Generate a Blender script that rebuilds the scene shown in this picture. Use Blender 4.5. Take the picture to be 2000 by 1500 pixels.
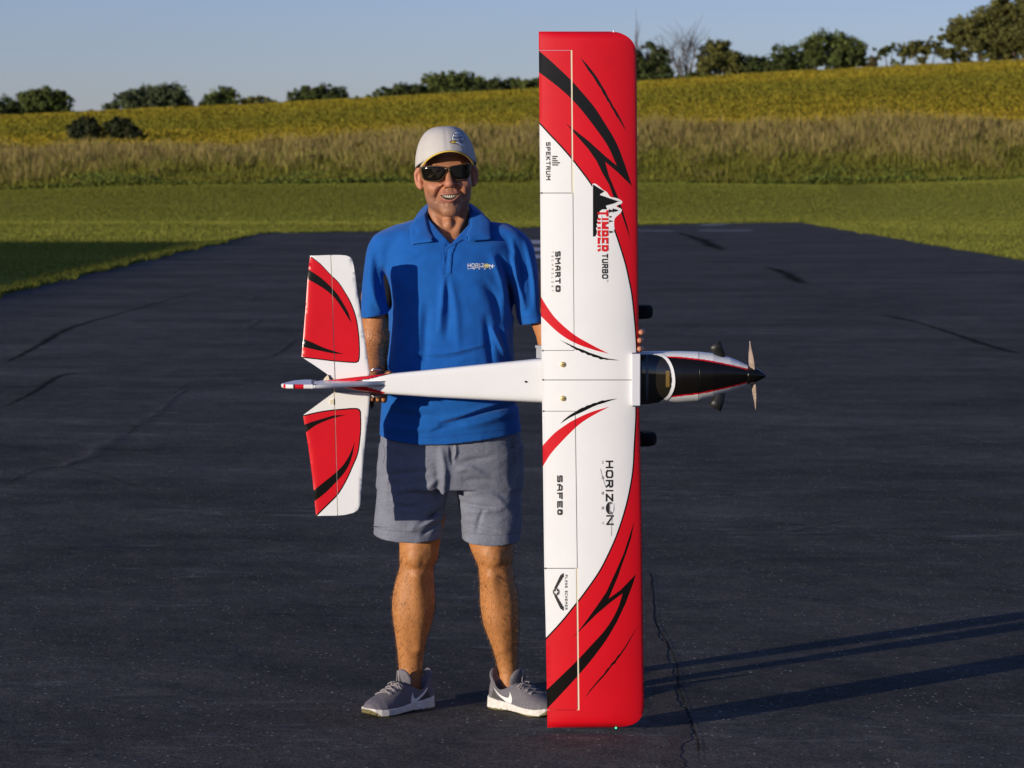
import bpy, bmesh, math, random
import numpy as np
from mathutils import Vector, Matrix
from mathutils.bvhtree import BVHTree
from mathutils.geometry import delaunay_2d_cdt
random.seed(7); rng = np.random.default_rng(11)
for o in list(bpy.data.objects): bpy.data.objects.remove(o)
SC = bpy.context.scene
COL = SC.collection

# ------------------------------------------------------------------ camera, sky, sun, exposure
F = 5600.0; CX, CY, CZ = 0.0, -8.65, 1.634
PITCH = math.atan(410.0 / F)
cam = bpy.data.cameras.new('camera'); camo = bpy.data.objects.new('camera', cam); COL.objects.link(camo)
cam.sensor_width = 36; cam.lens = F / 2000 * 36; cam.clip_end = 9000; cam.clip_start = 0.1
camo.location = (CX, CY, CZ); camo.rotation_euler = (math.pi / 2 - PITCH, 0, 0)
cam.dof.use_dof = True; cam.dof.focus_distance = 8.35; cam.dof.aperture_fstop = 10
SC.camera = camo
SUN_EL = math.radians(7.3); SUN_AZ = math.radians(40)      # light travels along (cos AZ, sin AZ)
w = bpy.data.worlds.new('World'); SC.world = w; w.use_nodes = True
nt = w.node_tree; nt.nodes.clear()
sky = nt.nodes.new('ShaderNodeTexSky'); sky.sky_type = 'NISHITA'; sky.sun_disc = False
sky.sun_elevation = math.radians(16); sky.air_density = 1.0; sky.dust_density = 0.3; sky.ozone_density = 3.0
SD = Vector((-math.cos(SUN_AZ) * math.cos(SUN_EL), -math.sin(SUN_AZ) * math.cos(SUN_EL), math.sin(SUN_EL)))  # towards the sun
sky.sun_rotation = math.atan2(SD.x, SD.y)
bg = nt.nodes.new('ShaderNodeBackground'); bg.inputs[1].default_value = 0.105
wo = nt.nodes.new('ShaderNodeOutputWorld')
tn = nt.nodes.new('ShaderNodeVectorMath'); tn.operation = 'MULTIPLY'; tn.inputs[1].default_value = (.72, .73, 1.08)   # camera white balance of the sky light
nt.links.new(sky.outputs[0], tn.inputs[0]); nt.links.new(tn.outputs[0], bg.inputs[0]); nt.links.new(bg.outputs[0], wo.inputs[0])
sl = bpy.data.lights.new('sun', 'SUN'); sl.energy = 4.6; sl.angle = math.radians(0.5); sl.color = (1.0, 0.885, 0.73)
so = bpy.data.objects.new('sun', sl); COL.objects.link(so); so.rotation_euler = SD.to_track_quat('Z', 'Y').to_euler()
SC.view_settings.view_transform = 'Standard'; SC.view_settings.look = 'None'
SC.view_settings.exposure = 0.0; SC.view_settings.gamma = 1; SC.view_settings.use_curve_mapping = False
SC.render.resolution_x = 1024; SC.render.resolution_y = 768

# ------------------------------------------------------------------ placing helpers: photo pixel + depth -> real place
sp, cp = math.sin(PITCH), math.cos(PITCH)
def P(px, py, Y):
    a = (px - 1000.0) / F; b = (750.0 - py) / F
    dy = b * sp + cp; dz = b * cp - sp
    t = (Y - CY) / dy
    return Vector((CX + a * t, Y, CZ + dz * t))
def Pn(px, py, Y):
    px, py, Y = np.broadcast_arrays(np.asarray(px, float), np.asarray(py, float), np.asarray(Y, float))
    a = (px - 1000.0) / F; b = (750.0 - py) / F
    dy = b * sp + cp; dz = b * cp - sp; t = (Y - CY) / dy
    return np.stack([CX + a * t, Y, CZ + dz * t], -1)
def G(px, py, z=0.0):
    a = (px - 1000.0) / F; b = (750.0 - py) / F
    dy = b * sp + cp; dz = b * cp - sp; t = (z - CZ) / dz
    return Vector((CX + a * t, CY + dy * t, z))

# ------------------------------------------------------------------ object helpers
ORG = {}
def tag(o, label=None, cat=None, group=None, kind=None):
    for k, v in (('label', label), ('category', cat), ('group', group), ('kind', kind)):
        if v: o[k] = v
    return o
def empty(name, loc, label, cat, group=None):
    o = bpy.data.objects.new(name, None); COL.objects.link(o); o.location = loc; o.empty_display_size = .1
    ORG[o.name] = np.array(loc, float)
    return tag(o, label, cat, group)
def build(name, verts, faces, mats, parent=None, smooth=True, mi=None, loc=None, col=None, normals=None):
    verts = np.asarray(verts, float).reshape(-1, 3)
    if parent is not None: org = ORG[parent.name]
    elif loc is not None: org = np.array(loc, float)
    else: org = np.zeros(3)
    me = bpy.data.meshes.new(name)
    if isinstance(faces, np.ndarray):
        n = faces.shape[1]; me.vertices.add(len(verts)); me.vertices.foreach_set('co', (verts - org).ravel())
        me.loops.add(faces.size); me.loops.foreach_set('vertex_index', faces.ravel().astype(np.int32))
        me.polygons.add(len(faces)); me.polygons.foreach_set('loop_start', np.arange(0, faces.size, n, dtype=np.int32))
        me.update(calc_edges=True)
    else:
        me.from_pydata([tuple(v) for v in (verts - org)], [], [tuple(f) for f in faces]); me.update()
    if not isinstance(mats, (list, tuple)): mats = [mats]
    for m in mats: me.materials.append(m)
    if mi is not None: me.polygons.foreach_set('material_index', np.asarray(mi, np.int32))
    me.polygons.foreach_set('use_smooth', np.full(len(me.polygons), bool(smooth)))
    if col is not None:
        ca = me.color_attributes.new('Col', 'FLOAT_COLOR', 'POINT')
        c4 = np.ones((len(verts), 4)); c4[:, :3] = col; ca.data.foreach_set('color', c4.ravel())
    me.validate(clean_customdata=False)
    if normals is not None: me.normals_split_custom_set([tuple(x) for x in normals])
    o = bpy.data.objects.new(name, me); COL.objects.link(o)
    if parent is not None: o.parent = parent
    else: o.location = org
    ORG[o.name] = org
    return o
def box_vf(lo, hi):
    x0, y0, z0 = lo; x1, y1, z1 = hi
    v = [(x0,y0,z0),(x1,y0,z0),(x1,y1,z0),(x0,y1,z0),(x0,y0,z1),(x1,y0,z1),(x1,y1,z1),(x0,y1,z1)]
    return v, [(0,3,2,1),(4,5,6,7),(0,1,5,4),(1,2,6,5),(2,3,7,6),(3,0,4,7)]
class MB:
    def __init__(s): s.v = []; s.f = []
    def add(s, v, f):
        b = len(s.v); s.v += [tuple(p) for p in v]; s.f += [tuple(i + b for i in q) for q in f]; return s
    def box(s, lo, hi): return s.add(*box_vf(lo, hi))
    def tube(s, pts, rad, n=8, cap=True):
        pts = [Vector(p) for p in pts]
        if not isinstance(rad, (list, tuple)): rad = [rad] * len(pts)
        v = []; up = None
        for i, p in enumerate(pts):
            t = (pts[min(i + 1, len(pts) - 1)] - pts[max(i - 1, 0)]).normalized()
            if up is None: up = t.orthogonal().normalized()
            up = (up - t * up.dot(t)).normalized(); sd = t.cross(up)
            for k in range(n):
                a = 2 * math.pi * k / n; v.append(p + (up * math.cos(a) + sd * math.sin(a)) * rad[i])
        f = []
        for i in range(len(pts) - 1):
            for k in range(n):
                k2 = (k + 1) % n; f.append((i*n+k, i*n+k2, (i+1)*n+k2, (i+1)*n+k))
        if cap: f.append(tuple(range(n))[::-1]); f.append(tuple((len(pts)-1)*n + k for k in range(n)))
        return s.add(v, f)
    def lathe(s, axis_o, axis_d, prof, n=24):          # prof: (distance along the axis, radius)
        o = Vector(axis_o); d = Vector(axis_d).normalized(); u = d.orthogonal().normalized(); w_ = d.cross(u); v = []; f = []
        for (t, r) in prof:
            for k in range(n):
                a = 2*math.pi*k/n; v.append(o + d*t + (u*math.cos(a) + w_*math.sin(a))*max(r, 1e-5))
        for i in range(len(prof)-1):
            for k in range(n):
                k2 = (k+1) % n; f.append((i*n+k, i*n+k2, (i+1)*n+k2, (i+1)*n+k))
        return s.add(v, f)
    def build(s, name, m, parent=None, smooth=True, **k): return build(name, s.v, s.f, m, parent, smooth, **k)

def spl(pts, n=6, closed=False):                        # Catmull-Rom through points
    pts = [tuple(map(float, p)) for p in pts]; out = []; N = len(pts)
    rngi = range(N) if closed else range(N - 1)
    for i in rngi:
        if closed: p0, p1, p2, p3 = pts[(i-1) % N], pts[i], pts[(i+1) % N], pts[(i+2) % N]
        else:
            p1, p2 = pts[i], pts[i+1]
            p0 = pts[i-1] if i > 0 else tuple(2*a-b for a, b in zip(p1, p2)); p3 = pts[i+2] if i+2 < N else tuple(2*b-a for a, b in zip(p1, p2))
        for k in range(n):
            t = k / n
            out.append(tuple(.5*((2*b) + (-a+c)*t + (2*a-5*b+4*c-d)*t*t + (-a+3*b-3*c+d)*t**3) for a, b, c, d in zip(p0, p1, p2, p3)))
    if not closed: out.append(pts[-1])
    return out
def stroke(path, wl, wr):                               # band along a path (widths to each side, pixels)
    L = []; R = []
    for i, p in enumerate(path):
        a = path[max(i-1, 0)]; b = path[min(i+1, len(path)-1)]
        dx, dy = b[0]-a[0], b[1]-a[1]; l = math.hypot(dx, dy) or 1; nx, ny = -dy/l, dx/l
        L.append((p[0]+nx*wl, p[1]+ny*wl)); R.append((p[0]-nx*wr, p[1]-ny*wr))
    return L + R[::-1]
def inpoly(x, y, poly):
    x = np.asarray(x); y = np.asarray(y); c = np.zeros(x.shape, bool); n = len(poly); j = n - 1
    for i in range(n):
        xi, yi = poly[i]; xj, yj = poly[j]
        if yi != yj: c ^= ((yi > y) != (yj > y)) & (x < (xj - xi) * (y - yi) / (yj - yi) + xi)
        j = i
    return c
def fbm(x, y, z, sc, seed=0, octv=3):                    # cheap smooth noise from sines
    r = np.random.default_rng(seed); out = 0; amp = 1.0; tot = 0
    for o in range(octv):
        for k in range(3):
            d = r.normal(size=3); d /= np.linalg.norm(d); ph = r.uniform(0, 6.28)
            out = out + amp/3*np.sin((x*d[0]+y*d[1]+z*d[2])*sc*(2**o)*1.0 + ph + 1.3*np.sin((x*d[1]+y*d[2]+z*d[0])*sc*(2**o)*.7+ph*2))
        tot += amp; amp *= .5
    return out / tot

# ------------------------------------------------------------------ materials
def mat(name, color=(.5,.5,.5), rough=.6, spec=.5, metal=0, noise=None, bump=None, attr=False, sheen=0, sss=0, coat=0, emit=None, wave=None):
    m = bpy.data.materials.new(name); m.use_nodes = True; n = m.node_tree; b = n.nodes['Principled BSDF']
    b.inputs['Base Color'].default_value = (*color, 1); b.inputs['Roughness'].default_value = rough
    b.inputs['Specular IOR Level'].default_value = spec; b.inputs['Metallic'].default_value = metal
    b.inputs['Sheen Weight'].default_value = sheen; b.inputs['Coat Weight'].default_value = coat
    if sss: b.inputs['Subsurface Weight'].default_value = sss; b.inputs['Subsurface Radius'].default_value = (.012, .004, .002); b.inputs['Subsurface Scale'].default_value = 1
    if emit: b.inputs['Emission Color'].default_value = (*emit[0], 1); b.inputs['Emission Strength'].default_value = emit[1]
    co = n.nodes.new('ShaderNodeTexCoord'); src = None
    if attr:
        at = n.nodes.new('ShaderNodeAttribute'); at.attribute_name = 'Col'; src = at.outputs['Color']
    if noise:                                            # (scale, amount, detail)
        for q in (noise if isinstance(noise, list) else [noise]):
            nz = n.nodes.new('ShaderNodeTexNoise'); nz.inputs['Scale'].default_value = q[0]; nz.inputs['Detail'].default_value = q[2] if len(q) > 2 else 4
            mp = None
            if len(q) > 3:
                mp = n.nodes.new('ShaderNodeMapping'); mp.inputs['Scale'].default_value = q[3]; n.links.new(co.outputs['Object'], mp.inputs[0]); n.links.new(mp.outputs[0], nz.inputs['Vector'])
            else: n.links.new(co.outputs['Object'], nz.inputs['Vector'])
            mr = n.nodes.new('ShaderNodeMapRange'); mr.inputs[1].default_value = .3; mr.inputs[2].default_value = .7
            mr.inputs[3].default_value = 1 - q[1]; mr.inputs[4].default_value = 1 + q[1]; n.links.new(nz.outputs['Fac'], mr.inputs[0])
            mx = n.nodes.new('ShaderNodeVectorMath'); mx.operation = 'SCALE'
            if src is None: mx.inputs[0].default_value = color
            else: n.links.new(src, mx.inputs[0])
            n.links.new(mr.outputs[0], mx.inputs['Scale']); src = mx.outputs[0]
    if src is not None: n.links.new(src, b.inputs['Base Color'])
    if bump:                                             # [(scale, distance m, mapping scale)]
        prev = None
        for q in bump:
            nz = n.nodes.new('ShaderNodeTexNoise'); nz.inputs['Scale'].default_value = q[0]; nz.inputs['Detail'].default_value = 5
            if len(q) > 2:
                mp = n.nodes.new('ShaderNodeMapping'); mp.inputs['Scale'].default_value = q[2]; n.links.new(co.outputs['Object'], mp.inputs[0]); n.links.new(mp.outputs[0], nz.inputs['Vector'])
            else: n.links.new(co.outputs['Object'], nz.inputs['Vector'])
            bp = n.nodes.new('ShaderNodeBump'); bp.inputs['Distance'].default_value = q[1]; bp.inputs['Strength'].default_value = 1
            n.links.new(nz.outputs['Fac'], bp.inputs['Height'])
            if prev: n.links.new(prev, bp.inputs['Normal'])
            prev = bp.outputs['Normal']
        n.links.new(prev, b.inputs['Normal'])
    return m
M = {}
M['white'] = mat('white_film', (.80,.80,.79), .28, .5, noise=(9, .02), bump=[(14, .0006)])
M['red'] = mat('red_film', (.62,.004,.012), .34, .4, noise=(8, .04), bump=[(14, .0003)])
M['black'] = mat('black_film', (.006,.005,.004), .22, .4, bump=[(14, .0006)])
M['cream'] = mat('cream_plastic', (.70,.64,.46), .5)
M['brass'] = mat('brass_screw', (.62,.47,.20), .4, .5, .3)
M['gap'] = mat('foam_gap', (.72,.68,.60), .8)
M['darkgap'] = mat('dark_gap', (.05,.05,.05), .9)
M['tire'] = mat('black_rubber', (.010,.009,.009), .85, .12)
M['metal'] = mat('bare_metal', (.6,.6,.6), .3, .5, 1)
M['grey_plastic'] = mat('grey_plastic', (.45,.46,.48), .45)
M['exhaust'] = mat('exhaust_black', (.012,.012,.011), .45, .4)
M['blacktxt'] = mat('black_print', (.015,.013,.012), .4)
M['greytxt'] = mat('grey_print', (.20,.20,.20), .5)
M['redtxt'] = mat('red_print', (.66,.01,.015), .35)
M['whitetxt'] = mat('white_print', (.8,.8,.8), .4)
# ------------------------------------------------------------------ setting: terrain, runway, field
YB = [(-600,376),(0,371),(300,362),(800,357),(1250,356),(1650,362),(2000,349),(2600,345)]      # foot of the weeds
YL = [(-600,306),(0,300),(250,297),(500,290),(1000,268),(1240,259),(1600,252),(2000,246),(2600,235)]  # lower edge of the bean field
YC = [(-600,262),(0,236),(300,221),(500,214),(600,208),(900,192),(1050,184),(1240,171),(1440,157),(1640,147),(2000,130),(2600,108)]
def terrain(X, Y):
    X = np.asarray(X, float); Y = np.asarray(Y, float); Z = np.maximum(Y - CY, 1.0)
    px = 1000 + F * X / Z
    zb = CZ + (340 - np.interp(px, *zip(*YB))) / F * 114
    zl = CZ + (340 - np.interp(px, *zip(*YL))) / F * 126
    zc = CZ + (340 - np.interp(px, *zip(*YC))) / F * 250
    def mixs(a, b, t): t = np.clip(t, 0, 1); return a + (b - a) * (t * t * (3 - 2 * t))
    def mixl(a, b, t): t = np.clip(t, 0, 1); return a + (b - a) * t
    z = np.where(Z < 97, 0, mixs(0, zb, (Z - 97) / 17.0))
    z = np.where(Z > 114, mixl(zb, zl, (Z - 114) / 12.0), z)
    z = np.where(Z > 126, zl + (zc - zl) * np.sin(np.clip((Z - 126) / 124.0, 0, 1) * 1.25) / math.sin(1.25), z)
    z = np.where(Z > 250, zc - 3.5 * np.clip((Z - 250) / 80.0, 0, 1) ** 1.5 - np.clip((Z - 330) / 600, 0, 1) * (zc + 3), z)
    z = z + np.where(Z > 128, .10 * fbm(X, Y, 0*X, .09, 5, 2), 0)
    return z
def grid_mesh(name, xs_of_z, Zs, m, dz=0.0, **k):
    V = []; nx = None
    for Z in Zs:
        xs = xs_of_z(Z); nx = len(xs); Yv = np.full(nx, Z + CY); V.append(np.stack([xs, Yv, terrain(xs, Yv) + dz], -1))
    V = np.concatenate(V); nz = len(Zs); i = np.arange(nx - 1)
    Fc = np.concatenate([np.stack([r*nx+i, r*nx+i+1, (r+1)*nx+i+1, (r+1)*nx+i], -1) for r in range(nz-1)])
    return build(name, V, Fc, m, **k)

def noise_mat(name, cols, scales, rough=1.0, stripe=None, bumpd=None, spec=.0):
    """cols: dark/mid/light; scales: (small, large) object-space noise"""
    m = bpy.data.materials.new(name); m.use_nodes = True; n = m.node_tree; b = n.nodes['Principled BSDF']
    b.inputs['Roughness'].default_value = rough; b.inputs['Specular IOR Level'].default_value = spec
    co = n.nodes.new('ShaderNodeTexCoord')
    def nz(sc, mp=None, det=4):
        q = n.nodes.new('ShaderNodeTexNoise'); q.inputs['Scale'].default_value = sc; q.inputs['Detail'].default_value = det
        if mp:
            a = n.nodes.new('ShaderNodeMapping'); a.inputs['Scale'].default_value = mp; n.links.new(co.outputs['Object'], a.inputs[0]); n.links.new(a.outputs[0], q.inputs['Vector'])
        else: n.links.new(co.outputs['Object'], q.inputs['Vector'])
        return q.outputs['Fac']
    def mth(op, a, bb):
        q = n.nodes.new('ShaderNodeMath'); q.operation = op
        for i, s in enumerate((a, bb)):
            if isinstance(s, (int, float)): q.inputs[i].default_value = s
            else: n.links.new(s, q.inputs[i])
        return q.outputs[0]
    s = mth('ADD', mth('MULTIPLY', nz(scales[0], scales[2] if len(scales) > 2 else None, 6), .55), mth('MULTIPLY', nz(scales[1], scales[3] if len(scales) > 3 else None), .45))
    r = n.nodes.new('ShaderNodeValToRGB'); n.links.new(s, r.inputs[0])
    for i, (p, c) in enumerate(zip(np.linspace(.36, .64, len(cols)), cols)):
        e = r.color_ramp.elements[i] if i < 2 else r.color_ramp.elements.new(p)
        e.position = p; e.color = (*c, 1)
    out = r.outputs[0]
    n.links.new(out, b.inputs['Base Color'])
    if bumpd:
        bp = n.nodes.new('ShaderNodeBump'); bp.inputs['Distance'].default_value = bumpd; n.links.new(s, bp.inputs['Height']); n.links.new(bp.outputs[0], b.inputs['Normal'])
    return m
M['lawn'] = noise_mat('mown_grass', [(.175,.180,.030),(.215,.210,.038),(.26,.24,.052)], (5, .12, None, (.35, 1.6, 1)), bumpd=.05)
M['soil'] = noise_mat('field_ground', [(.07,.075,.012),(.14,.125,.014),(.21,.155,.018)], (2.2, .06, None, (.22, 1.6, 1)), bumpd=.25)
M['beans'] = mat('bean_leaves', (.1,.1,.02), .9, .05, attr=True)
M['weeds'] = mat('weed_stems', (.1,.1,.02), .95, .0, attr=True)
M['turf'] = mat('turf_blades', (.1,.12,.02), .95, .0, attr=True)
M['leaves'] = mat('tree_leaves', (.05,.07,.02), .8, .25, attr=True)
M['bark'] = mat('tree_bark', (.09,.065,.045), .95, .2, noise=(3, .3))
M['paint'] = mat('worn_runway_paint', (.42,.41,.43), .8, noise=(3, .3))

# lawn: one sheet from behind the camera to the far slopes
Zs = np.concatenate([np.linspace(-60, 80, 15), np.linspace(84, 128, 23)])
def xs_(Z): return np.linspace(-1, 1, 61) * (60 + max(Z, 0) * .55)
V = []
tag(grid_mesh('lawn', xs_, Zs, M['lawn']), kind='structure', label='mown green grass strip around the black runway')
Zs = np.concatenate([np.linspace(122, 256, 60), np.linspace(262, 340, 20), [420, 600, 900, 2000, 6000]])
tag(grid_mesh('field', lambda Z: np.linspace(-1, 1, 141) * (30 + Z * .5), Zs, M['soil'], dz=-.02), kind='structure', label='rising bean field of yellow and green behind the weeds')

# asphalt material
def asphalt():
    m = bpy.data.materials.new('asphalt'); m.use_nodes = True; n = m.node_tree; b = n.nodes['Principled BSDF']
    co = n.nodes.new('ShaderNodeTexCoord'); L = n.links
    def N(sc, det=4, mp=None, rough=.55):
        q = n.nodes.new('ShaderNodeTexNoise'); q.inputs['Scale'].default_value = sc; q.inputs['Detail'].default_value = det; q.inputs['Roughness'].default_value = rough
        if mp:
            a = n.nodes.new('ShaderNodeMapping'); a.inputs['Scale'].default_value = mp; L.new(co.outputs['Object'], a.inputs[0]); L.new(a.outputs[0], q.inputs['Vector'])
        else: L.new(co.outputs['Object'], q.inputs['Vector'])
        return q.outputs['Fac']
    def MR(x, a, bb, c, d):
        q = n.nodes.new('ShaderNodeMapRange'); L.new(x, q.inputs[0])
        for i, v in enumerate((a, bb, c, d)): q.inputs[i+1].default_value = v
        return q.outputs[0]
    def MT(op, x, y):
        q = n.nodes.new('ShaderNodeMath'); q.operation = op
        for i, s in enumerate((x, y)):
            if isinstance(s, (int, float)): q.inputs[i].default_value = s
            else: L.new(s, q.inputs[i])
        return q.outputs[0]
    big = MR(N(.5, 6, (.7, 1.1, 1), .65), .32, .68, .66, 1.42); mid = MR(N(2.6, 7, (.9, 1.1, 1), .7), .3, .7, .76, 1.26); fine = MR(N(120, 4, None, .7), .3, .7, .35, 1.75)
    k = MT('MULTIPLY', MT('MULTIPLY', big, mid), fine)
    base = n.nodes.new('ShaderNodeVectorMath'); base.operation = 'SCALE'; base.inputs[0].default_value = (.071, .066, .058); L.new(k, base.inputs['Scale'])
    # pale chipped stones: cells of a fine voronoi, only those with a high random value
    vo = n.nodes.new('ShaderNodeTexVoronoi'); vo.voronoi_dimensions = '2D'; vo.inputs['Scale'].default_value = 60; L.new(co.outputs['Object'], vo.inputs['Vector'])
    sx = n.nodes.new('ShaderNodeSeparateColor'); L.new(vo.outputs['Color'], sx.inputs[0])
    st = MT('MULTIPLY', MT('GREATER_THAN', sx.outputs[0], .972), MT('LESS_THAN', vo.outputs['Distance'], .24))
    # a few dusty scuffs
    sc = MR(MT('MULTIPLY', N(1.1, 6, (.45, 1.2, 1), .7), N(9, 4, (.4, 1.5, 1))), .30, .46, 0, .20)
    fac = MT('MAXIMUM', MT('MULTIPLY', st, MR(N(2.5, 2), .35, .65, .25, 1.0)), sc)
    mx = n.nodes.new('ShaderNodeMix'); mx.data_type = 'RGBA'; L.new(fac, mx.inputs['Factor']); L.new(base.outputs[0], mx.inputs[6]); mx.inputs[7].default_value = (.50, .47, .42, 1)
    L.new(mx.outputs[2], b.inputs['Base Color'])
    b.inputs['Roughness'].default_value = .93; b.inputs['Specular IOR Level'].default_value = .04
    bp = n.nodes.new('ShaderNodeBump'); bp.inputs['Distance'].default_value = .002; L.new(N(150, 4), bp.inputs['Height'])
    bp2 = n.nodes.new('ShaderNodeBump'); bp2.inputs['Distance'].default_value = .02; L.new(N(2.2, 4), bp2.inputs['Height']); L.new(bp.outputs[0], bp2.inputs['Normal'])
    L.new(bp2.outputs[0], b.inputs['Normal'])
    return m
M['asphalt'] = asphalt()
M['tar'] = mat('crack_tar', (.024,.022,.023), .95, .0, noise=(20, .4))
M['dust'] = mat('grey_dust_scuff', (.155,.145,.135), .95, .0, noise=(12, .45, 6))
M['patch'] = mat('older_asphalt', (.098,.086,.075), .95, .0, noise=[(120, .4), (6, .25)], bump=[(120, .002)])
def stain(m, sc, lo, hi, strength=1.0):                     # worn, patchy cover: thins out towards its edge
    n = m.node_tree; b = n.nodes['Principled BSDF']; at = n.nodes.new('ShaderNodeAttribute'); at.attribute_name = 'Col'
    co = n.nodes.new('ShaderNodeTexCoord'); nz = n.nodes.new('ShaderNodeTexNoise'); nz.inputs['Scale'].default_value = sc; nz.inputs['Detail'].default_value = 8; nz.inputs['Roughness'].default_value = .75
    n.links.new(co.outputs['Object'], nz.inputs['Vector']); ad = n.nodes.new('ShaderNodeMath'); ad.operation = 'MULTIPLY_ADD'; n.links.new(at.outputs['Fac'], ad.inputs[0]); ad.inputs[1].default_value = .55; n.links.new(nz.outputs['Fac'], ad.inputs[2])
    mr = n.nodes.new('ShaderNodeMapRange'); n.links.new(ad.outputs[0], mr.inputs[0]); mr.inputs[1].default_value = lo; mr.inputs[2].default_value = hi; mr.inputs[4].default_value = strength
    n.links.new(mr.outputs[0], b.inputs['Alpha']); return m
stain(M['tar'], 14, .60, 1.0, .68); stain(M['dust'], 9, .62, 1.15, .85)
# runway outline (real metres): a strip running straight away with rough edges
def edge(xa, y0, y1, n):
    ys = np.linspace(y0, y1, n); return [(xa + .09*fbm(np.array([y]), np.array([0.]), np.array([xa]), 1.9, 3)[0] + .05*random.uniform(-1, 1), y) for y in ys]
el = edge(-6.92, -60, 67.5, 420); er = edge(9.75, -60, 82.5, 460)
far = [(G(px, py).x, G(px, py).y) for px, py in [(505,456.5),(560,455),(700,453),(900,448.5),(1100,443),(1240,440),(1400,436.5),(1500,434.5),(1560,434.2)]]
far = spl(far, 14); far = [(x, y + .25*random.uniform(-1, 1)) for x, y in far]
outl = el + far + er[::-1]
rv = [(x, y, .004) for x, y in outl]
bm = bmesh.new(); vs = [bm.verts.new(p) for p in rv]; fc = bm.faces.new(vs); bmesh.ops.triangulate(bm, faces=[fc])
bm.normal_update()
if sum(f.normal.z for f in bm.faces) < 0: bmesh.ops.reverse_faces(bm, faces=bm.faces)
me = bpy.data.meshes.new('runway'); bm.to_mesh(me); bm.free(); me.materials.append(M['asphalt'])
o = bpy.data.objects.new('runway', me); COL.objects.link(o); tag(o, 'black asphalt runway running away from the camera', kind='structure')

# cracks, seams, scuffs: thin irregular sheets lying on the asphalt, each 4 mm above
def ground_strip(name, pts, wid, m, z=.008, jag=.5, sub=10, parent=None):
    """pts in photo pixels on the ground; wid in metres (list or number)"""
    W_ = wid if isinstance(wid, (list, tuple)) else [wid] * len(pts)
    pp = spl([(*G(x, y).xy, w_) for (x, y), w_ in zip(pts, W_)], sub)
    V = []; Fc = []; A_ = []; soft = 1.9
    for i, p in enumerate(pp):
        fade = min(1, i/5, (len(pp)-1-i)/5); A_ += [0, fade, 0]
        a = pp[max(i-1, 0)]; b_ = pp[min(i+1, len(pp)-1)]
        dx, dy = b_[0]-a[0], b_[1]-a[1]; l = math.hypot(dx, dy) or 1; nx, ny = -dy/l, dx/l
        j = p[2] * random.uniform(-jag, jag)
        w1 = abs(p[2]) * random.uniform(1 - jag, 1 + jag) * .5; w2 = abs(p[2]) * random.uniform(1 - jag, 1 + jag) * .5
        V += [(p[0] + nx*(w1*soft + j), p[1] + ny*(w1*soft + j), z), (p[0] + nx*j, p[1] + ny*j, z), (p[0] - nx*(w2*soft - j), p[1] - ny*(w2*soft - j), z)]
    for i in range(len(pp) - 1): Fc += [(3*i, 3*i+1, 3*i+4, 3*i+3), (3*i+1, 3*i+2, 3*i+5, 3*i+4)]
    o = build(name, V, Fc, m, smooth=False, col=np.array(A_, float)[:, None].repeat(3, 1)); tag(o, kind='structure')
    return o
cr = [
 ([(1318,453),(1345,461),(1372,470),(1392,480),(1420,491)], [.12,.3,.5,.5,.1]),
 ([(1490,521),(1515,527),(1540,538),(1560,551),(1590,555)], [.08,.22,.3,.3,.05]),
 ([(1715,614),(1755,622),(1800,633),(1860,652),(1930,676),(2010,697)], [.03,.12,.07,.10,.13,.06]),
 ([(0,716),(60,684),(110,655),(160,634),(240,612),(330,586),(420,565)], [.05,.09,.12,.09,.06,.05,.03]),
 ([(0,800),(60,770),(120,735),(180,730),(250,731),(420,728),(560,735)], [.03,.05,.09,.06,.02,.012,.012]),
 ([(380,745),(340,770),(300,800),(270,830),(240,860)], [.01,.02,.015,.02,.01]),
 ([(1255,1115),(1272,1125),(1278,1180),(1284,1225),(1305,1262),(1322,1300),(1326,1345),(1345,1400),(1362,1450),(1366,1500)], [.004,.010,.006,.009,.010,.008,.010,.012,.012,.01]),
 ([(1255,1025),(1400,1022),(1560,1028),(1700,1040),(1850,1060),(2000,1080)], [.012,.01,.014,.01,.014,.02]),
 ([(100,1040),(300,1052),(520,1050),(700,1056)], [.004,.01,.006,.004]),
 ([(1290,1195),(1400,1180),(1520,1168),(1640,1180),(1800,1210)], .006),
 ([(1250,840),(1400,842),(1560,838),(1800,842),(2000,845)], [.01,.012,.02,.02,.012]),
 ([(0,955),(60,925),(120,915),(180,925),(260,950),(330,968)], [.03,.02,.02,.012,.01,.01]),
 ([(460,690),(520,700),(560,680),(590,655)], [.01,.03,.03,.01]),
 ([(1560,529),(1700,527),(1850,523)], [.05,.03,.02]),
]
for i, (pts, wd) in enumerate(cr): ground_strip('crack', pts, ([q*.62 for q in wd] if isinstance(wd, list) else wd*.62), M['tar'], z=.0062 + .0001*i, jag=.22)
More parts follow.
